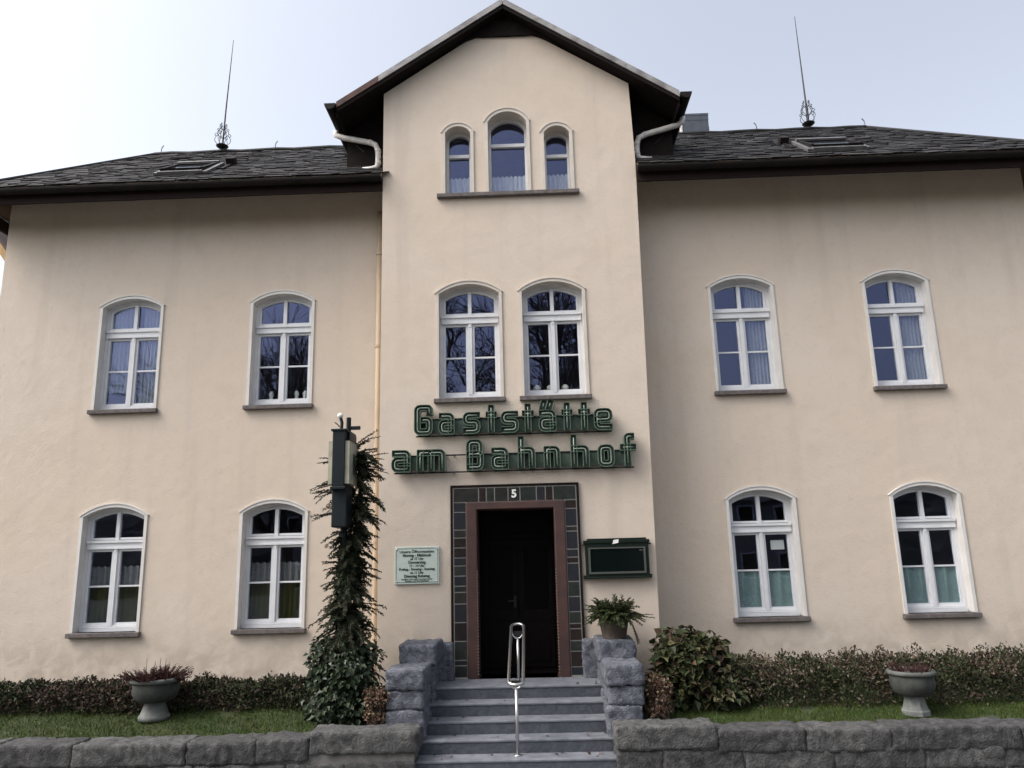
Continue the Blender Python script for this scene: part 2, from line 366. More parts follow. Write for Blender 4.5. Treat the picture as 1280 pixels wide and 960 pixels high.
def wall_sheet(outline, holes, y, name):
    loops = [outline]+holes; flat = [p for l in loops for p in l]
    tri = tessellate_polygon([[Vector((x, z, 0)) for x, z in l] for l in loops])
    m = MB(); m.add([(x, y, z) for x, z in flat], tri); return m
def hole(cx, z0, h, hh=1.85, aa=2.005): return arch(cx, h, z0, z0+hh, z0+aa, 0)
for x0, x1, sel in ((WL, XL, (0, 1)), (XR, WR, (2, 3))):
    hs_ = [hole(cx, z0, h) for cx, y, z0, h, k in WIN if k[0] in 'lu' and int(k[1]) in sel]
    m = wall_sheet([(x0, .3), (x1, .3), (x1, 9.66), (x0, 9.66)], hs_, WY, 'wing_wall')
    xe = x0 if sel[0] == 0 else x1
    m.add([(xe, WY, .3), (xe, 5.0, .3), (xe, 5.0, 9.0), (xe, WY, 9.2)], [(0,1,2,3)])
    m.add([(x0, 5.0, .3), (x1, 5.0, .3), (x1, 5.0, 9.3), (x0, 5.0, 9.3)], [(0,1,2,3)])
    m.build('wing_wall', M_WALL, inn)
# bay wall: its right edge leans out by a few centimetres towards the top
bay = [(XL+.0, .3), (XR-.055, .3), (XR+.02, 6.0), (XR+.055, 9.2), (XR+.02, 10.66), (.40, 11.62), (.20, 11.70), (-.75, 11.70), (-.97, 11.62), (XL, 10.64)]
DX0, DX1, DZ1, ZP = -.89, .30, 3.325, .85
holes = [hole(cx, z0, h, 1.77, 1.93) for cx, y, z0, h, k in WIN if k[0] == 'c']
holes += [arch(cx, h, ZT, zs, za) for cx, h, zs, za in TOP]
holes += [[(DX0, ZP-.01), (DX0, DZ1), (DX1, DZ1), (DX1, ZP-.01)]]
m = wall_sheet(bay, holes, 0., 'bay_wall')
m.add([(XL,0,.3),(XL,WY,.3),(XL,WY,10.64),(XL,0,10.64)], [(0,1,2,3)]); m.add([(XL,WY,9.2),(XL,3.4,9.2),(XL,3.4,10.64),(XL,WY,10.64)], [(0,1,2,3)])
for (xa, za), (xb, zb) in zip(bay[1:4], bay[2:5]): m.add([(xa,0,za),(xb,0,zb),(xb,WY,zb),(xa,WY,za)], [(0,1,2,3)])
m.add([(XR+.055,WY,9.2),(XR+.055,3.4,9.2),(XR+.02,3.4,10.66),(XR+.02,WY,10.66)], [(0,1,2,3)])
m.build('bay_wall', M_WALL, inn)
# rooms behind the windows
m = MB(); m.box(WL+.05, WR-.05, 2.6, 2.7, .5, 9.2); m.box(WL+.05, WR-.05, 1.1, 4.9, 4.55, 4.75)
for x in (XL, XR): m.box(x-.06, x+.06, 1.1, 2.6, .5, 9.2)
for x in (-5.67, 5.04): m.box(x-.06, x+.06, 1.1, 2.6, .5, 9.2)
m.box(XL+.1, XR-.1, 1.0, 1.1, .5, 4.5, 1); m.box(XL+.1, XR-.1, .40, 2.6, 8.15, 8.3)
m.box(XL+.1, XR-.1, 2.5, 2.6, 8.3, 10.6)
m.build('inner_wall', [M_ROOM, M_ROOMD], inn)

def curtain(mb, x0, x1, y, z0, z1, waves, amp=.025, mi=0, ph=0., scal=0.):
    n = max(8, waves*8); v = []; fs = []
    for i in range(n+1):
        t = i/n; x = x0+(x1-x0)*t; yy = y+amp*math.sin(t*waves*6.283+ph)
        zt = z1+scal*abs(math.sin(t*waves*3.1416)); v += [(x, yy, z0), (x, yy+.004*math.sin(t*31), zt)]
    for i in range(n): fs.append((2*i, 2*i+2, 2*i+3, 2*i+1))
    mb.add(v, fs, mi)

def window(cx, y, z0, h, key, hh, aa):
    zs, za = z0+hh, z0+aa; A = arch(cx, h, z0, zs, za)
    yf = y+(.18 if key[0] == 'c' else .15)
    f = MB(); I1 = arch(cx, h, z0, zs, za, .05, .10); f.band(A, I1, yf, yf+.08)
    ztr = z0+(1.37 if key[0] == 'c' else 1.395)
    f.box(cx-h+.02, cx+h-.02, yf-.022, yf+.06, ztr-.05, ztr+.05); f.box(cx-h+.02, cx+h-.02, yf-.045, yf+.055, ztr+.03, ztr+.072); f.box(cx-h+.03, cx+h-.03, yf-.034, yf+.05, ztr-.072, ztr-.044)
    f.box(cx-h+.02, cx+h-.02, yf-.03, yf+.06, z0+.0, z0+.055); f.box(cx-h+.05, cx+h-.05, yf-.012, yf+.06, z0+.06, z0+.095)
    # sashes: two casements below, one arched light of two above
    f.box(cx-.032, cx+.032, yf-.018, yf+.06, z0+.09, ztr-.06); f.box(cx-.03, cx+.03, yf-.01, yf+.06, ztr+.06, za-.07)
    f.box(cx-.016, cx+.016, yf-.026, yf-.016, ztr-.13, ztr-.075)
    for sx in (-1, 1):
        xa, xb = sorted((cx+sx*.034, cx+sx*(h-.052)))
        ra = [(xa, z0+.10), (xa, ztr-.075), (xb, ztr-.075), (xb, z0+.10)]; t = .038
        rb = [(xa+t, z0+.10+t), (xa+t, ztr-.075-t), (xb-t, ztr-.075-t), (xb-t, z0+.10+t)]
        f.band(ra, rb, yf+.012, yf+.07)
        f.box(xa+t-.005, xb-t+.005, yf+.02, yf+.06, z0+.705, z0+.732)
    T0 = arch(cx, h, ztr-.02, zs, za, .052, .1); T1 = arch(cx, h, ztr-.02, zs, za, .092, .135); f.band(T0, T1, yf+.014, yf+.07)
    w_ = f.build('window', M_WHITE, inn)
    g = MB(); gp = arch(cx, h, z0, zs, za, .06, .11); g.prism(gp, yf+.042, yf+.046); g.build('pane', M_GLASS, w_)
    s = MB(); B = arch(cx, h+OUT, z0, z0+hh+.012, z0+aa+OUT); B = [(a[0] if 0 < i < len(A)-1 else a[0], a[1]) for i, a in enumerate(B)]
    s.band(B, A, y-.022, y+.30)
    # thin hood line over the arch
    k0 = arch(cx, h+OUT+.022, z0, z0+hh+.014, z0+aa+OUT+.022)[1:-1]; k1 = arch(cx, h+OUT+.001, z0, z0+hh+.012, z0+aa+OUT+.001)[1:-1]
    s.band(k0, k1, y-.034, y+.01, 0, closed=False)
    s.build('surround', M_SURC if key[0] == 'c' else M_SURR, w_)
    q = MB(); q.box(cx-h-OUT-.03, cx+h+OUT+.03, y-.085, y+.19, z0-.075, z0-.002); so = q.build('sill', M_SILL, w_)
    bv = so.modifiers.new('bevel', 'BEVEL'); bv.width = .01; bv.segments = 2
    yc = yf+.095
    if key in ('u0', 'u2', 'u3'):
        c = MB(); (curtain(c, cx+.12, cx+h-.03, yc, z0+.05, za-.1, 6, .02) if key != 'u0' else (curtain(c, cx-h+.03, cx-.04, yc, z0+.35, za-.1, 6, .02), curtain(c, cx+.1, cx+h-.03, yc, z0+.05, za-.1, 6, .02)))
        c.build('net_curtain', M_CURT, w_, smooth=True)
    if key in ('l0', 'l1'):
        c = MB(); curtain(c, cx-h+.03, cx+h-.03, yc, z0+.72, z0+1.02, 9, .02, scal=.03); c.build('lace_valance', M_VAL, w_, smooth=True)
        c = MB(); curtain(c, cx-h+.02, cx+h-.02, yc+.12, z0+.04, z0+.78, 11, .03); c.build('drape', M_GREENC, w_, smooth=True)
    if key in ('l2', 'l3'):
        c = MB(); curtain(c, cx-h+.03, cx+h-.03, yc-.04, z0+.06, z0+.70, 5, .008); cu = c.build('cafe_curtain', M_TEAL, w_, smooth=True)
    return w_
WOBJ = {}
for cx, y, z0, h, k in WIN:
    hh, aa = (1.77, 1.93) if k[0] == 'c' else (1.85, 2.005)
    WOBJ[k] = window(cx, y, z0, h, k, hh, aa)
# triple attic window with one common sill
for cx, h, zs, za in TOP:
    A = arch(cx, h, ZT, zs, za); yf = .24
    f = MB(); f.band(A, arch(cx, h, ZT, zs, za, .042, .055), yf, yf+.08)
    zt = zs-.32; f.box(cx-h+.03, cx+h-.03, yf-.012, yf+.06, zt-.03, zt+.03)
    w_ = f.build('attic_window', M_WHITE, inn)
    g = MB(); g.prism(arch(cx, h, ZT, zs, za, .05, .06), yf+.042, yf+.046); g.build('pane', M_GLASS, w_)
    s = MB(); s.band(arch(cx, h+.055, ZT, zs+.01, za+.055), A, -.022, .33)
    s.band(arch(cx, h+.075, ZT, zs+.012, za+.075)[1:-1], arch(cx, h+.056, ZT, zs+.01, za+.056)[1:-1], -.034, .01, closed=False); s.build('surround', M_SURC, w_)
    c = MB(); curtain(c, cx-h+.03, cx+h-.03, yf+.07, ZT+.05, ZT+.44, 5 if h < .3 else 8, .016, scal=.03); c.build('lace_curtain', M_LACE, w_, smooth=True)
q = MB(); q.box(-1.49, .93, -.085, .25, ZT-.075, ZT-.002); so = q.build('attic_sill', M_SILL, inn); bv = so.modifiers.new('bevel', 'BEVEL'); bv.width = .01; bv.segments = 2

# --- doorway: tile border, red-brown frame, recessed dark door
OX0, OX1, OZ1 = -1.255, .655, 3.665
MX0, MX1, MZ1 = -1.06, .475, 3.445
m = MB(); m.band([(OX0-.02, ZP), (OX0-.02, OZ1+.02), (OX1+.02, OZ1+.02), (OX1+.02, ZP)], [(MX0+.01, ZP), (MX0+.01, MZ1-.01), (MX1-.01, MZ1-.01), (MX1-.01, ZP)], -.028, .01, 0)
tb = m.build('tile_surround', M_TILEG, inn)
m = MB(); g = .0075
def tile(x0, x1, z0, z1): m.box(x0+g, x1-g, -.037, -.02, z0+g, z1-g, rnd.randrange(4))
def col_of(x0, x1):
    z = ZP+.02
    while z < MZ1-.06:
        hgt = rnd.choice((.075, .09, .12, .15, .17, .22, .27))
        if MZ1-(z+hgt) < .09: hgt = MZ1-z
        tile(x0, x1, z, z+hgt); z += hgt
col_of(OX0, MX0); col_of(MX1, OX1)
for a, b in ((-1.255,-.86),(-.86,-.74),(-.74,-.61),(-.61,-.40),(-.40,-.215),(-.215,.04),(.04,.18),(.18,.30),(.30,.655)): tile(a, b, MZ1, OZ1)
m.build('border_tile', M_DTILE, tb)
m = MB(); m.band([(OX0-.045, ZP), (OX0-.045, OZ1+.045), (OX1+.045, OZ1+.045), (OX1+.045, ZP)], [(OX0-.008, ZP), (OX0-.008, OZ1+.008), (OX1+.008, OZ1+.008), (OX1+.008, ZP)], -.042, .01); m.build('edge_trim', M_SOFFIT, tb)
m = MB(); m.band([(MX0, ZP), (MX0, MZ1), (MX1, MZ1), (MX1, ZP)], [(DX0, ZP), (DX0, DZ1), (DX1, DZ1), (DX1, ZP)], -.055, .40)
df = m.build('door_frame', M_DFRAME, inn); bv = df.modifiers.new('bevel', 'BEVEL'); bv.width = .02; bv.segments = 3
for sx, xx in ((-1, DX0), (1, DX1)):
    m = MB()
    for i in range(34):
        z = ZP+.06+i*.045
        m.lathe([(.004, -.014), (.014, -.006), (.014, .006), (.004, .014)], (xx-sx*(-.006), -.05, z), 6)
    m.build('bead_moulding', M_BEAD, df)
m = MB(); m.box(DX0-.02, DX1+.02, .92, .98, ZP-.02, DZ1+.02)
xm = (DX0+DX1)/2
for x0, x1 in ((DX0+.03, xm-.012), (xm+.012, DX1-.03)):
    m.box(x0, x1, .89, .92, ZP+.03, DZ1-.45); 
    for z0, z1 in ((ZP+.12, ZP+.78),): m.band([(x0+.08,z0),(x0+.08,z1),(x1-.08,z1),(x1-.08,z0)], [(x0+.11,z0+.03),(x0+.11,z1-.03),(x1-.11,z1-.03),(x1-.11,z0+.03)], .872, .895)
m.box(DX0, DX1, .885, .92, DZ1-.44, DZ1-.36)
m.box(DX0-.06, DX0-.012, .40, .92, ZP-.02, DZ1+.06); m.box(DX1+.012, DX1+.06, .40, .92, ZP-.02, DZ1+.06); m.box(DX0-.012, DX1+.012, .40, .92, DZ1+.012, DZ1+.06); m.box(DX0-.05, DX1+.05, .002, .92, ZP-.06, ZP-.004)
dr = m.build('door', M_DOOR, inn)
m = MB()
for x0, x1 in ((DX0+.11, xm-.09), (xm+.09, DX1-.11)): m.box(x0, x1, .881, .894, ZP+.92, DZ1-.55)
m.box(DX0+.05, DX1-.05, .907, .919, DZ1-.34, DZ1-.04); m.build('door_pane', M_DGLASS, dr)
m = MB(); m.tube([(xm-.06,.89,1.9),(xm-.06,.83,1.9),(xm-.17,.83,1.9)], .010); m.box(xm-.08, xm-.04, .875, .89, 1.80, 1.98); m.build('handle', M_IRON, dr)
def text(s, x, y, z, size, m_, name, parent, align='CENTER', ext=.001, sx=1., bold=0.):
    c = bpy.data.curves.new(name, 'FONT'); c.body = s; c.size = size; c.align_x = align; c.align_y = 'CENTER'; c.extrude = ext; c.resolution_u = 3; c.offset = bold
    t = bpy.data.objects.new('t', c); COL.objects.link(t); bpy.context.view_layer.update()
    me = bpy.data.meshes.new_from_object(t.evaluated_get(bpy.context.evaluated_depsgraph_get())); bpy.data.objects.remove(t)
    me.transform(Matrix.Diagonal((sx, 1, 1, 1))); me.transform(Matrix.Rotation(R_(90), 4, 'X'))
    base = LOC.get(parent.name, Vector()); me.transform(Matrix.Translation(Vector((x, y, z))-base))
    me.materials.clear(); me.materials.append(m_)
    o = bpy.data.objects.new(name, me); COL.objects.link(o); o.parent = parent; LOC[o.name] = base; return o
text('5', -.307, -.040, 3.555, .17, M_PAPER, 'house_number', tb, ext=.002, bold=.006)

# --- roofs
EY, EZ, RY, RZ = -.08, 9.06, 2.6, 11.13
EXL, EXR, RXL, RXR = -9.85, 9.3, -7.85, 7.15
BY = 5.2
def roof_base():
    m = MB()
    v = [(EXL,EY,EZ),(EXR,EY,EZ),(EXR,BY,EZ),(EXL,BY,EZ),(RXL,RY,RZ),(RXR,RY,RZ)]
    m.add(v, [(2,3,4,5),(3,0,4),(1,2,5)])
    # the front slope stops either side of the bay, whose gable roof takes over there
    m.add([(EXL,EY,EZ),(XL-.003,EY,EZ),(XL-.003,RY,RZ),(RXL,RY,RZ)], [(0,1,2,3)]); m.add([(XR+.06,EY,EZ),(EXR,EY,EZ),(RXR,RY,RZ),(XR+.06,RY,RZ)], [(0,1,2,3)])
    for xa, xb in ((EXL, XL-.003), (XR+.06, EXR)): m.add([(xa,EY,EZ),(xb,EY,EZ),(xb,EY,EZ-.07),(xa,EY,EZ-.07)], [(0,1,2,3)])
    return m
roof = roof_base().build('slate_roof', M_UNDER, inn)
def slates(mb, corner, ex, up, width_fn, slope_len, nrm, inside, ext=.17):
    """courses of irregular slates on a plane; corner + ex*u + up*v"""
    v = 0.; row = 0
    while v < slope_len:
        u0, u1 = width_fn(v+ext*1.2); u = u0-rnd.uniform(0, .2)
        while u < u1:
            w_ = rnd.uniform(.14, .34); p0 = max(u, u0); p1 = min(u+w_-.008, u1)
            if p1-p0 > .05 and inside((corner+ex*((p0+p1)/2)+up*(v+.1))):
                l = ext*1.35; th = rnd.uniform(.008, .018); lift = rnd.uniform(.013, .027); dv = rnd.uniform(-.016, .012); tl = rnd.uniform(-.018, .018)
                a = corner+ex*p0+up*(v+dv-tl)+nrm*lift; b = corner+ex*p1+up*(v+dv+tl)+nrm*(lift+rnd.uniform(-.006,.008))
                c = corner+ex*p1+up*min(v+l, slope_len)+nrm*.004; d = corner+ex*p0+up*min(v+l, slope_len)+nrm*.004
                n_ = nrm*th
                mb.add([a,b,c,d,a+n_,b+n_,c+n_,d+n_], [(4,5,6,7),(0,1,5,4),(1,2,6,5),(3,0,4,7)], rnd.choices((0,1,2), (.55,.22,.23))[0])
            u += w_
        v += ext; row += 1
m = MB()
sl = math.hypot(RY-EY, RZ-EZ); up = Vector((0, (RY-EY)/sl, (RZ-EZ)/sl)); nf = Vector((0, -up.z, up.y))
GX = 3.0; GZ = 12.25; GS = .66
def gable_z(x): return GZ-GS*abs(x-XC)
def bay_clear(p): return not (XL-.02 < p.x < XR+.06 and p.y < 3.0) and not (abs(p.x-XC) < 2.9 and p.z > gable_z(p.x))
for ex0, rx, sgn in ((EXL, RXL, -1), (EXR, RXR, 1)):
    m = MB()
    slates(m, Vector((0, EY, EZ)), Vector((1,0,0)), up, lambda v: (EXL+(RXL-EXL)*v/sl, XC) if sgn < 0 else (XC, EXR+(RXR-EXR)*v/sl), sl, nf, bay_clear)
    d = Vector((rx-ex0, 0, RZ-EZ)); L_ = d.length; d.normalize(); n_ = Vector((-d.z*1. if d.x > 0 else d.z, 0, abs(d.x))); n_.normalize()
    if n_.x*sgn < 0: n_.x *= -1
    slates(m, Vector((ex0, EY, EZ)), Vector((0,1,0)), d, lambda v: ((RY-EY)*v/L_, (BY-EY)-(BY-RY)*v/L_), L_, n_, lambda p: True)
    m.build('slate_covering', [M_SLATE, M_SLATE2, M_SLATE3], roof)
m = MB(); m.tube([(RXL,RY,RZ+.01)]+[(RXL+(RXR-RXL)*i/40, RY, RZ+.012+.012*math.sin(i*2.1)) for i in range(1,40)]+[(RXR,RY,RZ+.01)], .05, 6)
for (ex0, rx) in ((EXL, RXL), (EXR, RXR)):
    for yy in (EY, BY): m.tube([(ex0,yy,EZ+.03),(rx,RY,RZ+.02)], .035, 6)
m.build('ridge_cap', M_SLATE3, roof)
# eaves: board, soffit and gutter of each wing
for x0, x1 in ((EXL, XL-.005), (XR+.06, EXR)):
    m = MB(); m.box(x0+.02, x1, EY+.06, EY+.10, EZ-.28, EZ-.04); 
    if x0 < -5: m.box(x0+.02, x0+.06, EY+.1, BY, EZ-.28, EZ-.04)
    else: m.box(x1-.06, x1-.02, EY+.1, BY, EZ-.28, EZ-.04)
    m.build('eaves_board', M_BOARD, roof)
    m = MB(); r = .085; n = 8; pr = [(-r*math.cos(math.pi*k/n), -r*math.sin(math.pi*k/n)) for k in range(n+1)]; pr2 = [(a*.9, b*.9) for a, b in pr[::-1]]; pr = pr+pr2
    yc, zc = EY-.03, EZ-.065
    nn = len(pr); vv = [(x0, yc+a, zc+b) for a, b in pr]+[(x1, yc+a, zc+b) for a, b in pr]
    m.add(vv, [(i,(i+1)%nn,(i+1)%nn+nn,i+nn) for i in range(nn)])
    for xe in (x0, x1): m.add([(xe, yc+a, zc+b) for a, b in pr[:n+1]], [tuple(range(n+1))])
    m.build('gutter', M_GUT, roof)
# --- gable roof over the bay
VY = -.25; TH = .13; tipL, tipR = XC-2.92, XC+2.99
def gpoly(d0, d1): return [(tipL, gable_z(tipL)-d0), (XC, GZ-d0), (tipR, gable_z(tipR)-d0), (tipR, gable_z(tipR)-d1), (XC, GZ-d1), (tipL, gable_z(tipL)-d1)]
m = MB()
def slab(m, d0, d1, y0, y1, mi=0):
    for a, b in ((tipL, XC), (XC, tipR)):
        P = [(a, gable_z(a)-d0), (b, gable_z(b)-d0), (b, gable_z(b)-d1), (a, gable_z(a)-d1)]; m.prism(P, y0, y1, mi)
slab(m, .03, TH, VY+.03, 4.2, 0)
gr = m.build('gable_roof', M_SOFFIT, inn)
m = MB(); slab(m, 0., .028, VY+.02, 4.2); m.build('gable_covering', M_UNDER, gr)
# verge capping: two straight runs of zinc, the lower left stretch rusty
def verge(x0, x1, m_, name, jag=0):
    m = MB(); P = [(x0, gable_z(x0)+.03), (x1, gable_z(x1)+.03), (x1, gable_z(x1)-.085), (x0, gable_z(x0)-.085)]; m.prism(P, VY-.02, VY+.16); return m.build(name, m_, gr)
xb = tipL+.72
verge(tipL, xb, M_RUST, 'verge_strip')
xs_ = [xb, XC-1.35, XC-.005]
for a, b in zip(xs_, xs_[1:]): verge(a+.004, b, M_VERGE, 'verge_strip')
xs_ = [XC+.005, XC+1.1, XC+2.1, tipR]
for a, b in zip(xs_, xs_[1:]): verge(a, b-.004, M_VERGE, 'verge_strip')
m = MB()
for a, b in ((tipL+.01, XC-.002), (XC+.002, tipR-.01)): m.prism([(a, gable_z(a)-.088), (b, gable_z(b)-.088), (b, gable_z(b)-.16), (a, gable_z(a)-.16)], VY+.0, VY+.035)
m.build('bargeboard', M_SOFFIT, gr)
m = MB(); m.prism([(XC-1.0, gable_z(XC-1.0)-.135), (XC, GZ-.135), (XC+1.0, gable_z(XC+1.0)-.135), (XC+.52, 11.69), (XC+.40, 11.68), (XC-.40, 11.68), (XC-.52, 11.69)], -.05, -.012)
m.build('apex_board', M_SOFFIT, gr)
# side eaves of the gable: gutter, end cap and white pipe
for sgn, tx in ((-1, tipL), (1, tipR)):
    ez = gable_z(tx)
    m = MB(); x0, x1 = sorted((tx, tx-sgn*.02)); m.box(x0, x1, VY+.04, 1.5, ez-.24, ez-.05)
    xw = XL-.004 if sgn < 0 else XR+.056
    m.prism([(tx-sgn*.03, ez-.15), (xw, gable_z(xw)-TH-.01), (xw, 9.42), (tx-sgn*.03, 9.42)], .46, .50)
    m.build('infill_board', M_SOFFIT, gr)
    m = MB(); r = .10; yy0, yy1 = VY-.06, 1.55
    pr = [(r*math.cos(math.pi*k/8), -r*1.1*math.sin(math.pi*k/8)) for k in range(9)]; pr = pr+[(a*.88, b*.88) for a, b in pr[::-1]]; nn = len(pr)
    vv = [(tx+sgn*.10+a, yy0, ez-.02+b) for a, b in pr]+[(tx+sgn*.10+a, yy1, ez-.02+b) for a, b in pr]
    m.add(vv, [(i,(i+1)%nn,(i+1)%nn+nn,i+nn) for i in range(nn)]); m.add(vv[:9], [tuple(range(9))]); m.add(vv[nn:nn+9], [tuple(range(9))])
    m.build('gable_gutter', M_GUT, gr)
    if sgn < 0: P = [(-3.36,.35,10.16),(-3.36,.35,10.08),(-3.25,.35,10.03),(-2.74,.35,9.91),(-2.64,.35,9.86),(-2.59,.35,9.74),(-2.585,.35,9.50),(-2.61,.35,9.42),(-2.70,.35,9.39),(-2.86,.35,9.375)]
    else: P = [(2.86,.35,10.18),(2.84,.35,10.08),(2.75,.35,10.02),(2.17,.35,9.86),(2.06,.35,9.80),(2.015,.35,9.68),(2.01,.35,9.50),(2.03,.35,9.42),(2.10,.35,9.39),(2.26,.35,9.375)]
    m = MB(); m.tube(P, .05, 10)
    for i in (3, 5, 6): m.tube([Vector(P[i])-(Vector(P[i+1])-Vector(P[i])).normalized()*.02, Vector(P[i])+(Vector(P[i+1])-Vector(P[i])).normalized()*.03], .054, 10)
    m.build('rain_pipe', M_PIPEW, gr, smooth=True)
    m = MB(); m.tube([(P[6][0], .35, P[6][2]+.05), (P[6][0]-sgn*.14, .2, P[6][2]+.05)], .008, 5); m.build('pipe_bracket', M_IRON, gr); m = MB(); m.tube([(tx+sgn*.05, .5, ez-.15), (tx-sgn*.35, .44, ez-.55)], .008, 5); m.build('stay_rod', M_IRON, gr)
# chimney
m = MB()
for k in range(6):
    z0 = 10.75+k*.16; m.box(3.40-.004*(k%2), 3.95+.004*(k%2), 2.75-.004*(k%2), 3.35, z0, z0+.152+.008)
m.box(3.39, 3.96, 2.74, 3.36, 11.66, 11.70)
ch = m.build('chimney', M_CHIM, inn)
m = MB(); m.box(3.34, 3.385, 2.73, 2.78, 10.9, 11.5); m.build('flashing', M_PIPEW, ch)
# ridge rods with scrollwork, and small ridge hooks
for x, tilt in ((-6.40, .10), (5.98, -.02)):
    m = MB(); P = [(x, RY, RZ), (x+tilt*.3, RY, RZ+1.0), (x+tilt, RY, 13.85)]; m.tube(P, [.02, .016, .006], 6)
    fo = m.build('ridge_rod', M_IRON, inn)
    m = MB(); m.lathe([(.02,-.05),(.10,-.02),(.13,.01),(.09,.04),(.02,.05)], (x, RY, RZ+.14), 12)
    m.build('ball', M_IRON, fo)
    m = MB()
    for k in range(6):
        a = k*math.pi/3+.3; ca, sa = math.cos(a), math.sin(a)
        for sc, zb in ((1., .16), (.72, .42), (.45, .66)):
            pts = []
            for i in range(13):
                t = i/12; rr = sc*(.03+.13*math.sin(t*2.6)) ; zz = zb*.8+sc*.28*t
                pts.append((x+ca*rr, RY+sa*rr, RZ+zz))
            e = pts[-1]
            for i in range(1, 9):
                t = i/8*4.6; q = sc*.032; pts.append((e[0]+ca*q*(1-math.cos(t)), e[1]+sa*q*(1-math.cos(t)), e[2]-q*math.sin(t)*-1))
            m.tube(pts, .0065, 4)
    m.build('scrollwork', M_IRON, fo)
for x, s_ in ((-7.69, 1), (-5.24, 1), (4.88, -1), (7.12, -1)):
    m = MB(); m.tube([(x, RY, RZ), (x-.02*s_, RY, RZ+.1), (x-.01*s_, RY, RZ+.17), (x+.03*s_, RY, RZ+.22)], .011, 5); m.build('ridge_hook', M_ZINC, inn)
# roof windows
for x0, x1, v0, mir in ((-6.55, -5.72, .52, 1), (5.02, 5.98, .46, -1)):
    def rp(u, v, n_): return Vector((u, EY, EZ))+up*v+nf*n_
    def slb(m, u0, u1, va, vb, n0, n1, mi=0, lift=0.):
        P = [rp(u0,va,n0+lift), rp(u1,va,n0+lift), rp(u1,vb,n0), rp(u0,vb,n0), rp(u0,va,n1+lift), rp(u1,va,n1+lift), rp(u1,vb,n1), rp(u0,vb,n1)]
        m.add(P, [(0,1,2,3),(4,5,6,7),(0,1,5,4),(1,2,6,5),(2,3,7,6),(3,0,4,7)], mi)
    va, vb = v0, v0+.95
    m = MB(); slb(m, x0-.06, x0+.02, va, vb, .0, .075); slb(m, x1-.02, x1+.06, va, vb, .0, .075); slb(m, x0+.02, x1-.02, va-.02, va+.08, .0, .095); slb(m, x0+.02, x1-.02, vb-.08, vb+.02, .0, .12)
    sk = m.build('roof_window', M_ZINC, roof)
    m = MB(); slb(m, x0+.03, x1-.03, va+.09, va+.16, .05, .10, lift=.035); slb(m, x0+.03, x1-.03, vb-.16, vb-.09, .05, .10)
    slb(m, x0+.03, x0+.09, va+.161, vb-.161, .05, .10, lift=.03); slb(m, x1-.09, x1-.03, va+.161, vb-.161, .05, .10, lift=.03); m.build('sash', M_GUT, sk)
    m = MB(); slb(m, x0+.085, x1-.085, va+.15, vb-.15, .07, .075, lift=.031); m.build('pane', M_SKYGL, sk)
    m = MB(); xx = x1+.10 if mir > 0 else x0-.26; slb(m, xx, xx+.16, vb-.02, vb+.12, .02, .15); slb(m, xx+.05, xx+.11, vb-.5, vb-.02, .02, .05); m.build('hinge_cover', M_GUT, sk)
# cream downpipe in the left corner of the bay
m = MB(); m.tube([(-2.60,.66,8.70),(-2.60,.66,4.5),(-2.60,.66,1.0),(-2.60,.66,.6)], .05, 12)
dp = m.build('downpipe', M_PIPEC, inn, smooth=True)
for z in (7.9, 6.2, 4.42, 2.9, 1.4): m = MB(); m.lathe([(.045,-.02),(.062,-.02),(.062,.02),(.045,.02)], (-2.60,.66,z), 12); m.build('pipe_clamp', M_PIPEC, dp)

# ornaments on the inner sills
def globe(x, y, z, r, label):
    m = MB(); m.lathe([(r*math.sin(math.pi*k/10)+.001, -r*math.cos(math.pi*k/10)) for k in range(11)], (x, y, z), 14); m.lathe([(r*.5,-r*1.25),(r*.6,-r*1.2),(r*.3,-r*.9)], (x, y, z), 10)
    return tag(m.build('ornament_ball', M_BALL, smooth=True), label, 'ornament', 'white balls on the window sill')
for x, lb in ((.11, 'white round ornament in the left corner of the right window above the letters'), (.33, 'white round ornament just left of the mullion in the window above the letters'), (.57, 'white round ornament just right of the mullion in the window above the letters')):
    globe(x, .32, 5.104+.19, .062, lb)
m = MB(); bx = -7.02+.2
for k in range(5): m.tube([(bx-.2+k*.1, WY+.36, ZU+.08), (bx-.2+k*.1, WY+.36, ZU+.30+.12*(2-abs(k-2))/2)], .011, 6)
m.box(bx-.24, bx+.24, WY+.34, WY+.38, ZU+.05, ZU+.11); m.box(bx-.05, bx+.05, WY+.345, WY+.375, ZU+.11, ZU+.2)
tag(m.build('candle_arch', M_PAPER), 'white candle arch inside the leftmost upper window', 'decoration')
m = MB(); m.box(3.706+.17, 3.706+.39, WY+.235, WY+.237, ZS1+1.04, ZS1+1.19); tag(m.build('paper_note', M_PAPER), 'white sheet of paper in the ground floor window right of the door', 'paper note')
for s_, lb in ((-.25, 'pale figurine in the left half of the second upper window'), (.2, 'pale figurine near the mullion of the second upper window'), (.35, 'pale figurine at the right edge of the second upper window')):
    m = MB(); x = -4.325+s_; m.lathe([(.05,0),(.06,.05),(.03,.11),(.045,.17),(.02,.22)], (x, WY+.33, ZU+.09), 10)
    tag(m.build('figurine', M_PAPER, smooth=True), lb, 'figurine', 'figurines on the window sill')
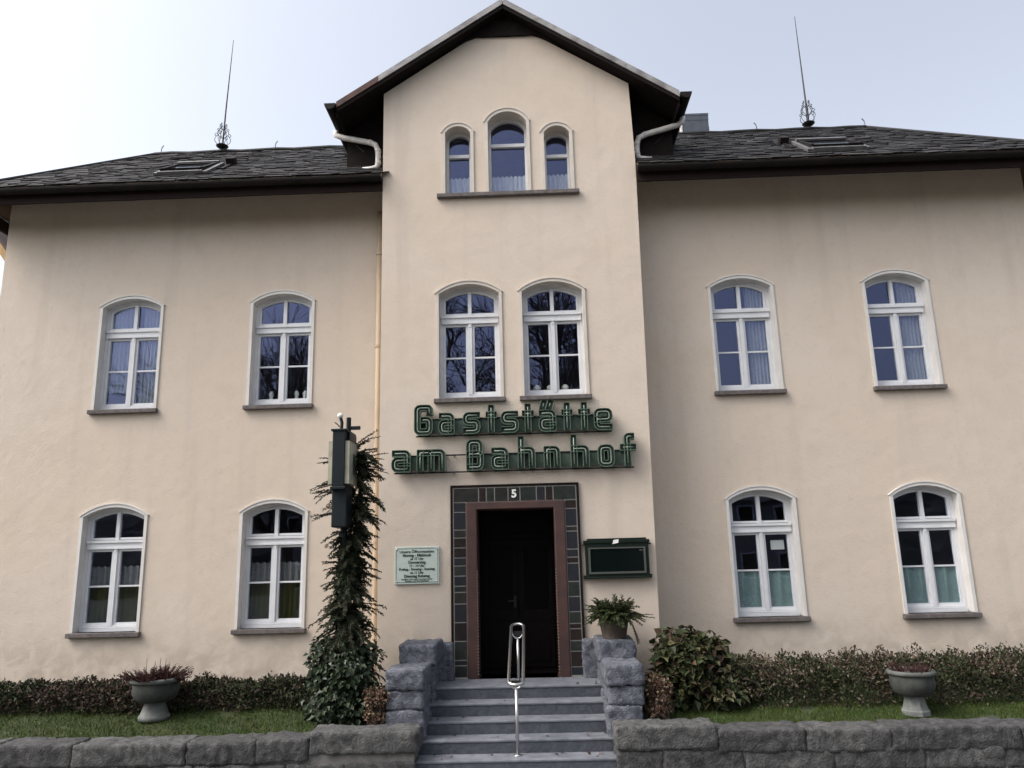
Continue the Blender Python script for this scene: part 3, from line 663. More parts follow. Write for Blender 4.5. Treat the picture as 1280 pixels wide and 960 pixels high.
# dark scrolling motif stitched on the cafe curtains
for key, cx in (('l2', 3.706), ('l3', 6.367)):
    cu = [c for c in WOBJ[key].children if c.name.startswith('cafe')][0]
    rr = random.Random(key)
    for x0, x1 in ((cx-.43, cx-.05), (cx+.05, cx+.43)):
        m = MB(); V_ = [(x0+(x1-x0)*(.5+.33*math.sin(i*.55)), WY+.27, ZS1+.13+.54*i/30) for i in range(31)]; m.tube(V_, .005, 4)
        for i in range(1, 30, 2):
            c_ = V_[i]; s_ = -1 if i % 4 == 1 else 1; P = [c_]
            for k in range(1, 14): t = k/13*5.6; q = .075*(1-t/8); P.append((c_[0]+s_*(.03+q*math.sin(t)), WY+.27, c_[2]+.075-q*math.cos(t)*1.0))
            m.tube(P, .0045, 4)
        m.build('vine_motif', M_TEALP, WOBJ[key])

# ------------------------------------------------------------------ letter signs
X_, C_ = .245, .385
def rounded(pts, r=.045, closed=False):
    P = [Vector((a, b)) for a, b in pts]; n = len(P); o = []
    for i in range(n):
        if not closed and i in (0, n-1): o.append(P[i]); continue
        a, b, c = P[i-1], P[i], P[(i+1)%n]; d1, d2 = (a-b), (c-b); rr = min(r, d1.length*.45, d2.length*.45); d1.normalize(); d2.normalize()
        if abs(d1.dot(d2)) > .98: o.append(b); continue
        q0, q1 = b+d1*rr, b+d2*rr
        for t in (0, .33, .67, 1): o.append((q0*(1-t)+b*t)*(1-t)+(b*(1-t)+q1*t)*t)
    return o
def ribbon(mb, P, wd, y0, y1, closed=False, lip=.010, deep=.045, mi=(0, 1)):
    """channel-section letter stroke: sides and back lip, sunken face"""
    n = len(P); Lp, Rp = [], []
    def off(k):
        o = []
        for i in range(n):
            if closed: a, b, c = P[i-1], P[i], P[(i+1)%n]
            else: a, b, c = P[max(i-1,0)], P[i], P[min(i+1,n-1)]
            d1 = (b-a).normalized() if (b-a).length > 1e-9 else (c-b).normalized(); d2 = (c-b).normalized() if (c-b).length > 1e-9 else d1
            nn = Vector((-(d1.y+d2.y), d1.x+d2.x)); nn = nn.normalized() if nn.length > 1e-6 else Vector((-d1.y, d1.x))
            cs = max(.6, nn.dot(Vector((-d1.y, d1.x)))); q = b+nn*(k/cs)
            if not closed and i == 0: q = q-d1*wd*.42
            if not closed and i == n-1: q = q+d1*wd*.42
            o.append(q)
        return o
    h = wd/2; prof = [(-h, y1), (-h, y0), (-h+lip, y0), (-h+lip, y0+deep), (h-lip, y0+deep), (h-lip, y0), (h, y0), (h, y1)]
    lines = [off(k) for k, _ in prof]; K = len(prof)
    v = [(lines[j][i].x, prof[j][1], lines[j][i].y) for i in range(n) for j in range(K)]
    fs = []; ms = []
    for i in range(n if closed else n-1):
        i2 = (i+1) % n
        for j in range(K-1): fs.append((i*K+j, i*K+j+1, i2*K+j+1, i2*K+j)); ms.append(mi[1] if j in (2, 3, 4) else mi[0])
    o = len(mb.v); mb.v += v; mb.f += [tuple(o+a for a in f) for f in fs]; mb.m += ms
    if not closed:
        for i in (0, n-1): mb.add([v[i*K+0], v[i*K+1], v[i*K+6], v[i*K+7]], [(0,1,2,3)], mi[0])
def glyph(ch, W):
    X, C, h = X_, C_, W/2
    return {
     'G': [([(W, C*.80), (W, C), (0, C), (0, 0), (W, 0), (W, C*.5), (W*.45, C*.5)], 0)],
     'a': [([(.0, X), (W, X), (W, 0)], 0), ([(W, X*.56), (0, X*.56), (0, 0), (W, 0)], 0)],
     'ä': [([(.0, X), (W, X), (W, 0)], 0), ([(W, X*.56), (0, X*.56), (0, 0), (W, 0)], 0), ([(.02, X+.10), (.035, X+.155)], 0), ([(W-.05, X+.10), (W-.035, X+.155)], 0)],
     's': [([(W, X), (0, X), (0, X*.53), (W, X*.53), (W, 0), (0, 0)], 0)],
     't': [([(h, C-.03), (h, 0)], 0), ([(-.01, X), (W+.01, X)], 0)],
     'e': [([(0, X*.5), (W, X*.5), (W, X), (0, X), (0, 0), (W, 0)], 0)],
     'm': [([(0, X), (0, 0)], 0), ([(0, X), (h, X), (h, 0)], 0), ([(h, X), (W, X), (W, 0)], 0)],
     'B': [([(0, 0), (0, C), (W*.92, C), (W*.92, C*.53), (0, C*.53)], 0), ([(W*.6, C*.53), (W, C*.53), (W, 0), (0, 0)], 0)],
     'h': [([(0, C+.03), (0, 0)], 0), ([(0, X), (W, X), (W, 0)], 0)],
     'n': [([(0, X), (0, 0)], 0), ([(0, X), (W, X), (W, 0)], 0)],
     'o': [([(0, 0), (W, 0), (W, X), (0, X)], 1)],
     'f': [([(W, C+.03), (W*.45, C+.03), (W*.45, 0)], 0), ([(-.01, X), (W+.02, X)], 0)],
    }[ch]
def sign_row(word, label, spans, x_of, zb, panels, rails):
    t = thing('letter_sign', label, 'sign', (x_of(spans[0][0]), 0, zb)); wd = .104
    for chx, (a, b) in zip(word, spans):
        x0, x1 = x_of(a)+wd/2, x_of(b)-wd/2; W = x1-x0; m = MB(); nm = MB()
        for k, (pts, cl) in enumerate(glyph(chx, W)):
            P = [Vector((x0+p.x, zb+wd/2+p.y)) for p in rounded(pts, .05, bool(cl))]
            ribbon(m, P, wd, -.165-.0017*k, -.055, bool(cl))
            nm.tube([(p.x, -.150-.002*k, p.y) for p in P], .0082, 6, closed=bool(cl))
        L_ = m.build('letter', [M_LGREEN, M_LFACE], t); nm.build('neon_tube', M_NEON, L_, smooth=True)
    m = MB()
    for a, b in panels: m.box(x_of(a), x_of(b), -.05, -.038, zb+.035, zb+X_+.015)
    if m.v: m.build('back_panel', M_LPANEL, t)
    m = MB()
    for a, b in rails:
        m.box(x_of(a), x_of(b), -.062, -.051, zb-.018, zb+.004); m.box(x_of(a), x_of(b), -.062, -.051, zb+X_+.005, zb+X_+.027)
        for k in range(6):
            x = x_of(a+(b-a)*(k+.5)/6); m.box(x-.012, x+.012, -.0515, .002, zb-.012, zb+.0); m.box(x-.012, x+.012, -.0515, .002, zb+X_+.01, zb+X_+.022)
    m.build('rail', M_BOXG, t)
    return t
sign_row('Gaststätte', 'upper row of green neon channel letters reading Gaststätte', [(150,240),(268,345),(385,470),(497,548),(568,655),(672,727),(750,835),(862,912),(943,997),(1015,1105)],
         lambda q: -1.853+(q-150)*.003275, 4.50, [(165, 1095)], [(155, 1100)])
sign_row('amBahnhof', 'lower row of green neon channel letters reading am Bahnhof', [(42,135),(165,305),(405,490),(525,610),(655,740),(780,860),(910,1000),(1040,1120),(1150,1222)],
         lambda q: -2.206+(q-42)*.003226, 3.925, [(60, 300), (415, 1195)], [(50, 1215)])

# ------------------------------------------------------------------ plaque and menu case
t = thing('opening_hours_plaque', 'pale green metal plaque with opening hours left of the door', 'plaque', (-1.82, 0, 2.5))
m = MB(); m.box(-2.165, -1.478, -.025, -.004, 2.23, 2.79); pl = m.build('plate', M_PLAQ, t); bv = pl.modifiers.new('bevel', 'BEVEL'); bv.width = .006; bv.segments = 2
m = MB(); A = [(-2.145,2.255),(-2.145,2.765),(-1.498,2.765),(-1.498,2.255)]; m.band(A, [(x+(.006 if x < -1.8 else -.006), z+(.006 if z < 2.5 else -.006)) for x, z in A], -.0265, -.0245); m.build('border_line', M_INK, t)
m = MB()
for x in (-2.13, -1.513):
    for z in (2.27, 2.75): m.lathe([(.014,0),(.014,.004),(.006,.008)], (0,0,0), 8)
v_ = m.v; m.v = []
for i, (x, z) in enumerate([(x, z) for x in (-2.13, -1.513) for z in (2.27, 2.75)]):
    for k in range(24): a, b, c = v_[i*24+k]; m.v.append((x+a, -.0255-c, z+b))
m.build('screw', M_STEEL, t)
for i, (s, z, sz, bo) in enumerate((('Unsere Öffnungszeiten', 2.715, .058, .0012), ('Montag - Mittwoch', 2.66, .056, .0022), ('ab 17 Uhr', 2.607, .05, .0018), ('Donnerstag', 2.555, .056, .0022), ('11 - 14 Uhr', 2.503, .05, .0018),
        ('Freitag - Samstag - Sonntag', 2.453, .05, .0018), ('ab 11 Uhr', 2.40, .05, .0018), ('Dienstag Ruhetag', 2.35, .056, .0022), ('Geöffnet auch nach Vereinbarung für', 2.305, .032, .0005), ('Familien- und Betriebsfeiern', 2.278, .032, .0005))):
    text(s, -1.822, -.027, z, sz, M_INK, 'lettering', t, ext=.0008, bold=bo)
t = thing('menu_case', 'dark green wall display case with empty glazed front right of the door', 'display case', (1.235, 0, 2.5))
m = MB(); m.box(.755, 1.715, -.10, .004, 2.27, 2.80); m.box(.735, 1.735, -.115, .003, 2.765, 2.815); m.box(.79, 1.69, -.112, .003, 2.815, 2.84); m.box(.72, 1.745, -.112, .003, 2.245, 2.275)
for x in (.732, 1.738): m.box(x-.018, x+.018, -.118, -.02, 2.735, 2.76); m.box(x-.016, x+.016, -.116, -.02, 2.275, 2.30)
cb = m.build('case_body', M_CASE, t); bv = cb.modifiers.new('bevel', 'BEVEL'); bv.width = .008; bv.segments = 2
A = [(.80,2.315),(.80,2.705),(1.665,2.705),(1.665,2.315)]; m = MB(); m.band(A, [(x+(.03 if x < 1.2 else -.03), z+(.03 if z < 2.5 else -.02)) for x, z in A], -.118, -.09); m.build('glass_frame', M_CASEF, t)
m = MB(); m.box(.815, 1.65, -.104, -.1015, 2.33, 2.69); m.build('pane', M_CASEG, t)
m = MB(); m.add([(1.17,-.1165,2.752),(1.262,-.1165,2.768),(1.268,-.1165,2.822),(1.19,-.1165,2.812)], [(0,1,2,3)]); m.build('sticker', M_PAPER, t)
m = MB(); m.box(1.575, 1.62, -.108, -.105, 2.645, 2.665); m.build('lock', M_CASEF, t)

# ------------------------------------------------------------------ steps, cheek walls, retaining walls
SX, SW = -.31, 1.215
t = thing('entrance_steps', 'blue grey stone steps with worn nosings leading up to the door', 'steps', (SX, -1.9, .0))
for k in range(6):
    zt = ZP-.165*k; yn = -.734-.30*k
    m = MB(); yb = 0.5 if k == 0 else yn+.34
    if k == 0: m.box(SX-SW-.1, SX+SW+.1, yn, -.001, zt-.037, zt)
    else: m.box(SX-SW-.1, SX+SW+.1, yn, yb, zt-.037, zt)
    st = m.build('step_tread', M_STEP, t); bv = st.modifiers.new('bevel', 'BEVEL'); bv.width = .014; bv.segments = 3
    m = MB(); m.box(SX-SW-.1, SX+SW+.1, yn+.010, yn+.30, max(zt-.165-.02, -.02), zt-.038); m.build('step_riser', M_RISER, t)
def stones(name, label, cat, loc, blocks, part='stone_block', mortar=None):
    t = thing(name, label, cat, loc)
    if mortar:
        m = MB()
        for b in mortar: m.box(*b)
        m.build('mortar_core', M_MORT, t)
    for i, b in enumerate(blocks):
        m = MB(); mt = b[6] if len(b) > 6 else M_STONE; stone(m, *b[:6], amp=.028 if len(b) < 8 else b[7], rad=.024)
        m.build(part, mt, t, smooth=True, weld=True)
    return t
lx = SX-SW
stones('cheek_wall', 'rough stone cheek wall on the left of the steps', 'stone wall', (lx-.25, -.9, .4), [
    (lx-.46, lx+.04, -1.62, -.90, .96, 1.21), (lx-.45, lx+.03, -1.60, -.92, .72, .955), (lx-.46, lx+.04, -1.62, -.90, .30, .715),
    (lx-.42, lx+.10, -.89, -.12, 1.16, 1.44), (lx-.41, lx+.06, -.88, -.12, .80, 1.155), (lx-.40, lx+.07, -.88, -.10, .30, .80), (lx-.05, DX0-.37, -.20, -.02, .82, 1.385)])
rx = SX+SW
stones('cheek_wall', 'rough stone cheek wall on the right of the steps with fern pot on top', 'stone wall', (rx+.25, -.9, .4), [
    (rx-.05, rx+.43, -1.62, -.90, .96, 1.21), (rx-.03, rx+.42, -1.60, -.92, .72, .955), (rx-.05, rx+.40, -1.62, -.90, .30, .715),
    (rx-.08, rx+.44, -.89, -.12, 1.16, 1.435), (rx-.04, rx+.42, -.88, -.12, .80, 1.155), (rx-.05, rx+.42, -.88, -.10, .30, .80), (DX1+.35, rx+.05, -.20, -.02, .82, 1.39)])
def retaining(xs, tops, mats_, label, xin, sgn):
    b = []
    for (x0, x1), tp, mt in zip(zip(xs, xs[1:]), tops, mats_): b.append((x0+.004, x1-.004, -2.06-rnd.uniform(0,.02), -1.62, tp-.255, tp+rnd.uniform(-.006,.01), mt, .028))
    a, c = xs[0], xs[-1]; x = a-.3
    while x < c-.05:
        x1 = min(x+rnd.uniform(.7, 1.15), c-.02)
        if c-x1 < .3: x1 = c-.02
        b.append((max(x, a)+.006, x1-.006, -2.05, -1.66, .02, tops[0]-.262, rnd.choice((M_STONED, M_STONEB, M_STONED)), .022)); x = x1
    return stones('retaining_wall', label, 'stone wall', ((a+c)/2, -1.85, 0), b, 'stone_block', [(a+.02, c-.05, -2.03, -1.66, 0, .45)])
retaining([-12.2,-11,-9.8,-8.2,-6.75,-5.75,-4.35,-3.48,-2.84,-1.50], [.475]*7+[.49,.565], [M_STONED,M_STONEB]*3+[M_STONED,M_STONED,M_STONEB], 'low dark stone retaining wall left of the steps', -1.5, -1)
retaining([.90,2.12,3.17,4.18,5.72,7.2,8.4,9.6,11,12.2], [.55,.50]+[.485]*7, [M_STONEB,M_STONED,M_STONEB,M_STONED,M_STONED,M_STONEB,M_STONED,M_STONEB,M_STONED], 'low dark stone retaining wall right of the steps', .9, 1)

m = MB()
for _ in range(46):
    k = rnd.choices(range(6), (1,2,2,2,4,5))[0]; x = SX+rnd.choice((-1,1,1))*SW*(1-abs(rnd.gauss(0,.3))) if rnd.random() < .6 else SX+rnd.uniform(-SW, SW)
    x = max(SX-SW+.1, min(SX+SW-.1, x)); a = rnd.uniform(0, 6.28); m.leaf((x, -.734-.3*k+rnd.uniform(.03,.27), ZP-.165*k+.006), Vector((math.cos(a), math.sin(a), rnd.uniform(0,.3))), Vector((0,0,1)), rnd.uniform(.03,.07), rnd.uniform(.02,.04), rnd.choice((0,2,2)), .4)
tag(m.build('fallen_leaves', M_DRY), 'withered leaves scattered over the entrance steps', 'fallen leaves', kind='stuff')
# ------------------------------------------------------------------ handrail
t = thing('handrail', 'polished steel loop handrail on two posts in the middle of the steps', 'handrail', (-.30, -1.1, .2))
hx, hw = -.297, .092
def rail_y(s): return -1.92+s*1.72
def rail_z(s): return 1.045+s*.585
m = MB(); P = []
for i in range(9): a = math.pi*i/8; P.append((hx+hw*math.cos(a), rail_y(0)+.09-.09*math.sin(a), rail_z(0)+.03-.03*math.sin(a)))
P += [(hx-hw, rail_y(s), rail_z(s)) for s in (.2,.4,.6,.8)]
for i in range(9): a = math.pi*i/8; P.append((hx-hw*math.cos(a), rail_y(1)-.09+.09*math.sin(a), rail_z(1)-.03+.03*math.sin(a)))
P += [(hx+hw, rail_y(s), rail_z(s)) for s in (.8,.6,.4,.2)]
m.tube(P, .021, 12, closed=True); m.build('rail_loop', M_STEEL, t, smooth=True)
for s, zb in ((.10, .19), (.90, ZP)):
    y = rail_y(s); z = rail_z(s)-.09; m = MB(); m.tube([(hx, y, zb), (hx, y, z-.05)], .020, 12); m.tube([(hx, y, zb), (hx, y, zb+.012)], .055, 14)
    U = [(hx+hw*math.cos(math.pi*i/8), y, z+.09-.13*math.sin(math.pi*i/8)) for i in range(9)]; m.tube(U, .012, 8); m.build('post', M_STEEL, t, smooth=True)
    m = MB(); m.box(hx-hw+.03, hx+hw-.03, y-.006, y+.006, z-.02, z+.06); m.build('bracket_plate', M_IRON, t)

# ------------------------------------------------------------------ plants
def hedge(name, label, x0, x1, y0, y1, top, mats_, wts, n, lsz, loc):
    t = thing(name, label, 'hedge', loc); m = MB(); tw = MB(); nx = int((x1-x0)*2.5)
    def tz(x): return top+.13*noise.noise(Vector((x*1.3, 1, 0)))+.09*noise.noise(Vector((x*4, 2, 0)))+.07*noise.noise(Vector((x*11, 4, 0)))
    for _ in range(n):
        x = rnd.uniform(x0, x1); fr = rnd.random()
        zb = lawn_z(x, y0); T = tz(x); bul = .10*noise.noise(Vector((x*2, 7, 0)))
        a = rnd.uniform(0, math.pi*.95); cy, hy = (y0+y1)/2, (y1-y0)/2+bul; rr = rnd.uniform(.72, 1.06) if fr < .8 else rnd.uniform(.3, .8)
        cl = noise.noise(Vector((x*5, a*2.5, 3)))
        rr *= 1+.24*cl
        y = cy-hy*math.cos(a)*rr*1.0; z = zb+(T-zb)*(math.sin(a)**.45)*rr
        if math.sin(a) < .5 and math.cos(a) > 0: z = zb+rnd.random()*(T-zb)*.8; y = cy-hy*rr
        nr = Vector((rnd.gauss(0,.5), -math.cos(a)*1.0, math.sin(a)+.3)).normalized(); d = (rvec()+nr*.7+Vector((0,0,.35))).normalized()
        k = rnd.choices(range(len(mats_)), [w_*(1.8 if (i >= 2) == (noise.noise(Vector((x*1.7, z*3, 5))) > 0) else .6) for i, w_ in enumerate(wts)])[0]
        s = rnd.uniform(.7, 1.35)*lsz
        m.leaf((x, y, z), d, nr+rvec()*.5, s, s*.55, k)
    x = x0
    while x < x1:
        zb = lawn_z(x, (y0+y1)/2)
        for j in range(3):
            b = Vector((x+rnd.uniform(-.1,.1), rnd.uniform(y0*.7+y1*.3, y1), zb)); e = Vector((b.x+rnd.uniform(-.2,.2), b.y+rnd.uniform(-.15,.15), tz(x)+rnd.uniform(-.12,.05)))
            tw.tube([b, (b+e)/2+rvec()*.04, e], [.009,.006,.002], 4)
        x += .16
    m.build('foliage', mats_, t); tw.build('stems', M_TWIG, t); return t
hedge('hedge', 'low dark purple brown hedge along the wall left of the steps', -10.2, -3.0, -.82, -.02, .94, M_LEAF, (.38,.14,.2,.04,.24), 26000, .052, (-6.4, -.4, .6))
hedge('hedge', 'low mottled grey green hedge along the wall right of the steps', 2.35, 9.6, -1.12, -.05, 1.10, M_LEAF, (.34,.24,.18,.16,.08), 32000, .048, (6, -.6, .6))
# hydrangea bush
def bush(name, label, c, rx_, ry_, h, mats_, wts, n, lsz, asp=.62, zlow=0., cat='bush', droop=.2, skirt=.44):
    t = thing(name, label, cat, (c[0], c[1], c[2])); m = MB(); tw = MB(); c = Vector(c)
    lobes = [(Vector((rnd.uniform(-.55,.55)*rx_, rnd.uniform(-.5,.4)*ry_, h*rnd.uniform(.45,.78))), rnd.uniform(.3,.48)) for _ in range(11)]+[(Vector((0,0,h*.45)), .62)]+[(Vector((math.cos(k*1.05)*.55*rx_, math.sin(k*1.05)*.5*ry_, h*.2)), skirt) for k in range(6)]
    for _ in range(n):
        lc, lr = rnd.choice(lobes); d = rvec(); rr = rnd.uniform(.55, 1.03)
        p = c+lc+Vector((d.x*rx_*lr, d.y*ry_*lr, d.z*h*lr*.62))*rr
        if p.z < c.z+.03: p.z = c.z+rnd.uniform(.03,.3)*h
        nr = (d+Vector((0,-.25,.55))).normalized(); dd = (Vector((d.x, d.y, 0))*.8+rvec()*.7+Vector((0,0,-droop))).normalized(); s = lsz*rnd.uniform(.6,1.3)
        m.leaf(p, dd, nr+rvec()*.35, s, s*asp, rnd.choices(range(len(mats_)), wts)[0])
    for lc, lr in lobes:
        for j in range(3):
            e = c+lc+Vector((rnd.uniform(-.2,.2)*rx_, rnd.uniform(-.2,.2)*ry_, rnd.uniform(-.1,.2)*h)); b = c+Vector((rnd.uniform(-.12,.12), rnd.uniform(-.1,.1), -.02)); tw.tube([b, (b+e)/2+rvec()*.04, e], [.012,.008,.003], 5)
    m.build('foliage', mats_, t); tw.build('stems', M_TWIG, t); return t
bush('hydrangea_bush', 'large leaved hydrangea bush with reddish olive leaves right of the steps', (2.17, -.80, .58), .78, .52, 1.0, M_HYD, (.5,.36,.14), 4200, .125, .74)
bush('dry_bush', 'small dry pale orange bush squeezed between right cheek wall and hydrangea', (1.53, -1.42, .55), .23, .22, .52, M_DRY, (.3,.25,.45), 1300, .042, .7, skirt=.25)
bush('dry_bush', 'small dry orange bush between the ivy mound and left cheek wall', (-2.10, -1.50, .55), .22, .22, .5, M_DRY, (.36,.24,.4), 1300, .042, .7, skirt=.25)
# ivy mound round the foot of the sign post
bush('ivy_mound', 'dense dark glossy ivy mound at the foot of the overgrown post', (-2.62, -1.12, .53), .56, .50, 1.12, M_IVY, (.5,.35,.15), 6500, .078, .8, cat='ivy', droop=.6)

# sign post with light box
t = thing('sign_post', 'tall overgrown post carrying a dark green double sided light box', 'sign post', (-2.72, -1.0, .6))
m = MB(); m.tube([(-2.71,-1.05,.5),(-2.71,-1.05,3.2)], .05, 10); m.build('post', M_BOXG, t)
m = MB(); m.box(-2.825, -2.61, -1.33, -.98, 3.06, 3.60); lb = m.build('switch_box', M_BOXG, t); bv = lb.modifiers.new('bevel', 'BEVEL'); bv.width = .02; bv.segments = 3
m = MB(); m.box(-2.81, -2.635, -1.41, -.84, 3.62, 4.40); m.box(-2.835, -2.61, -1.425, -.83, 4.40, 4.43); m.box(-2.83, -2.615, -1.42, -.835, 3.58, 3.62)
m.box(-2.632, -2.60, -1.26, -.84, 4.27, 4.40)
lb = m.build('light_box', M_BOXG, t); bv = lb.modifiers.new('bevel', 'BEVEL'); bv.width = .008; bv.segments = 2
for xx in (-2.8405, -2.6035):
    m = MB(); m.box(xx-.03 if xx < -2.7 else xx-.032, xx+.031 if xx < -2.7 else xx+.03, -1.38, -.87, 3.66, 4.26)
    pn = m.build('light_panel', M_CREAMP, lb)
m = MB(); m.box(-2.5735, -2.5715, -1.17, -1.07, 3.80, 4.1); m.build('emblem', M_LPANEL, lb)
m = MB(); m.tube([(-2.66,-1.1,4.43),(-2.66,-1.1,4.64)], .035, 8); m.tube([(-2.74,-1.2,4.43),(-2.735,-1.2,4.55),(-2.755,-1.2,4.62)], .024, 8); m.box(-2.66, -2.49, -1.12, -1.08, 4.46, 4.51)
m.build('bracket', M_BOXG, t)
m = MB(); r = .042; m.lathe([(r*math.sin(math.pi*k/10)+.001, -r*math.cos(math.pi*k/10)) for k in range(11)], (-2.762, -1.2, 4.655), 14); m.build('lamp_ball', M_BALL, t, smooth=True)
# evergreen climber hanging round the post
def spray(m, tw, b, d, L, nl, leafL, mats_n, droop=.5, flat=False):
    b = Vector(b); d = d.normalized(); P = [b]; n = 7; dd = d.copy()
    for i in range(n):
        dd = (dd+Vector((0,0,-droop/n))+rvec()*.08).normalized(); P.append(P[-1]+dd*L/n)
    tw.tube(P, [.007*(1-i/(n+1))+.002 for i in range(n+1)], 4)
    for k in range(nl):
        f = (k+.5)/nl*n; i = int(f); p = P[i].lerp(P[i+1], f-i); ax = (P[i+1]-P[i]).normalized(); sd_ = ax.cross(Vector((rnd.uniform(-.4,.4), rnd.uniform(-.4,.4), 1))).normalized()*(1 if k % 2 else -1)
        q = (sd_+ax*.8+rvec()*.35).normalized(); s = leafL*rnd.uniform(.6,1.2)*(1-.4*k/nl); m.leaf(p, q, rvec()*.6+Vector((0,-.3,.6)), s, s*.34, rnd.choices(range(mats_n), (.72,.28) if mats_n == 2 else None)[0])
t = thing('evergreen_climber', 'dark drooping evergreen climber wrapped round the sign post', 'climbing plant', (-2.62, -1.0, .6)); m = MB(); tw = MB()
tw.tube([(-2.68,-.98,.55),(-2.58,-.97,1.4),(-2.68,-.9,2.3),(-2.56,-.86,3.1),(-2.52,-.8,3.9),(-2.5,-.8,4.2)], [.05,.045,.04,.035,.028,.015], 7)
def prof(z):
    for (a, ra), (b, rb) in zip(((1.0,.28),(1.5,.31),(1.95,.27),(2.35,.16),(2.7,.17),(3.0,.21),(3.4,.23),(3.8,.23),(4.1,.2),(4.3,.1)), ((1.5,.31),(1.95,.27),(2.35,.16),(2.7,.17),(3.0,.21),(3.4,.23),(3.8,.23),(4.1,.2),(4.3,.1),(9,.1))):
        if a <= z < b: return 1.1*ra+(rb-ra)*(z-a)/(b-a)
    return .3
for i in range(640):
    z = rnd.uniform(1.05, 4.2); a = rnd.uniform(0, 6.283); pr_ = prof(z); cx = -2.64+(.07 if z > 3.0 else .0)*1.0
    if z > 3.0 and math.sin(a) < -.2 and math.cos(a) < .5: continue
    d = Vector((math.cos(a), math.sin(a), rnd.uniform(-.5,.5))); L = pr_*rnd.choice((.7,.9,1.,1.2,1.7))
    spray(m, tw, (cx+math.cos(a)*.05, -.98+math.sin(a)*.05, z), d, L, 52, .085, 2, droop=1.0)
for (bx, bz, dx, dz, L) in ((-2.85,3.3,-1,.1,.42),(-2.8,4.0,-1,.3,.34),(-2.62,4.2,.6,.6,.4),(-2.7,4.3,-.5,.8,.3),(-2.58,3.3,1,.1,.4),(-2.78,3.55,-1,.25,.5),(-2.75,2.3,-1,-.2,.3),(-2.5,2.45,1,.1,.3),(-2.75,3.72,-1,.15,.5),(-2.78,3.62,-1,-.05,.42),(-2.72,3.5,-1,-.3,.36),(-2.75,3.8,-1,-.2,.4),(-2.6,4.02,1,.35,.5),(-2.6,3.95,1,.1,.46),(-2.58,4.1,.8,.5,.3),(-2.55,3.85,1,-.1,.4),(-2.75,2.55,-1,.2,.33),(-2.72,1.75,-1,-.5,.5),(-2.75,1.6,-1,-.7,.5),(-2.5,2.7,1,-.1,.26),(-2.52,2.2,1,-.6,.3)):
    for j in range(3): spray(m, tw, (bx, -.92+.06*j, bz+rnd.uniform(-.05,.05)), Vector((dx, rnd.uniform(-.5,.3), dz+rnd.uniform(-.15,.15))), L*rnd.uniform(.8,1.1), 52, .07, 2, droop=.45)
m.build('foliage', M_CONI, t); tw.build('stems', M_TWIG, t)

# urns with plants
def urn(x, y, z, sc, label, low):
    t = thing('garden_urn', label, 'urn', (x, y, z))
    m = MB(); m.lathe([(.225*sc,-.04),(.225*sc,.012),(.205*sc,.028),(.18*sc,.09),(.16*sc,.15),(.155*sc,.175),(.17*sc,.20)], (x,y,z), 8 if low else 32); m.build('foot', M_URNF, t, smooth=not low)
    k = 30; m = MB(); m.lathe([(.15*sc,.185),(.235*sc,.198),(.295*sc,.235),(.328*sc,.30),(.342*sc,.36),(.334*sc,.375),(.338*sc,.45)], (x,y,z), 40); m.build('bowl', M_URND, t, smooth=True)
    m = MB(); m.lathe([(.342*sc,.445),(.365*sc,.452),(.375*sc,.475),(.36*sc,.50),(.315*sc,.50),(.305*sc,.46),(.02,.455)], (x,y,z), 40); m.build('rim', M_URN, t, smooth=True)
    m = MB(); m.lathe([(.306*sc,.462),(.02,.475)], (x,y,z), 24); m.build('soil', M_SOIL, t)
urn(-5.27, -1.0, .60, .90, 'grey stone urn on a flared foot on the left lawn', 0)
urn(4.80, -1.42, .55, .79, 'weathered bowl shaped concrete urn on the right lawn', 1)
t = thing('urn_plant', 'dark red spiky plant growing out of the left urn', 'plant', (-5.27, -1.0, 1.05)); m = MB(); tw = MB()
for i in range(150):
    a = rnd.uniform(0, 6.283); r0 = .28*math.sqrt(rnd.random()); d = Vector((math.cos(a)*(r0+.05)*2.6, math.sin(a)*(r0+.05)*2.6, rnd.uniform(.5,1.0)))
    L = rnd.uniform(.10,.20)*(1+r0*1.3); spray(m, tw, (-5.27+math.cos(a)*r0, -1.0+math.sin(a)*r0, 1.045), d, L, 16, .055, 2, droop=.2)
for sx in (-1, 1):
    for j in range(6): spray(m, tw, (-5.27+sx*.26, -1.0+rnd.uniform(-.1,.1), 1.05), Vector((sx, rnd.uniform(-.3,.2), rnd.uniform(.25,.5))), .26, 26, .06, 2, droop=-.05)
for j in range(9):
    x = -5.27+rnd.uniform(-.16,.16); tw.tube([(x,-1.0,1.045),(x+rnd.uniform(-.02,.02),-1.0,1.045+rnd.uniform(.18,.31))], [.005,.003], 4)
m.build('foliage', M_RED, t); tw.build('stems', M_RED[1], t)
t = thing('urn_plant', 'low withered brown plant in the right urn', 'plant', (4.80, -1.42, 1.0)); m = MB(); tw = MB()
for i in range(110):
    a = rnd.uniform(0, 6.283); r0 = .21*math.sqrt(rnd.random()); spray(m, tw, (4.80+math.cos(a)*r0, -1.42+math.sin(a)*r0, .945), Vector((math.cos(a)*.5, math.sin(a)*.5, 1)), rnd.uniform(.10,.22), 14, .042, 2, droop=.2)
m.build('foliage', M_RED, t); tw.build('stems', M_RED[1], t)
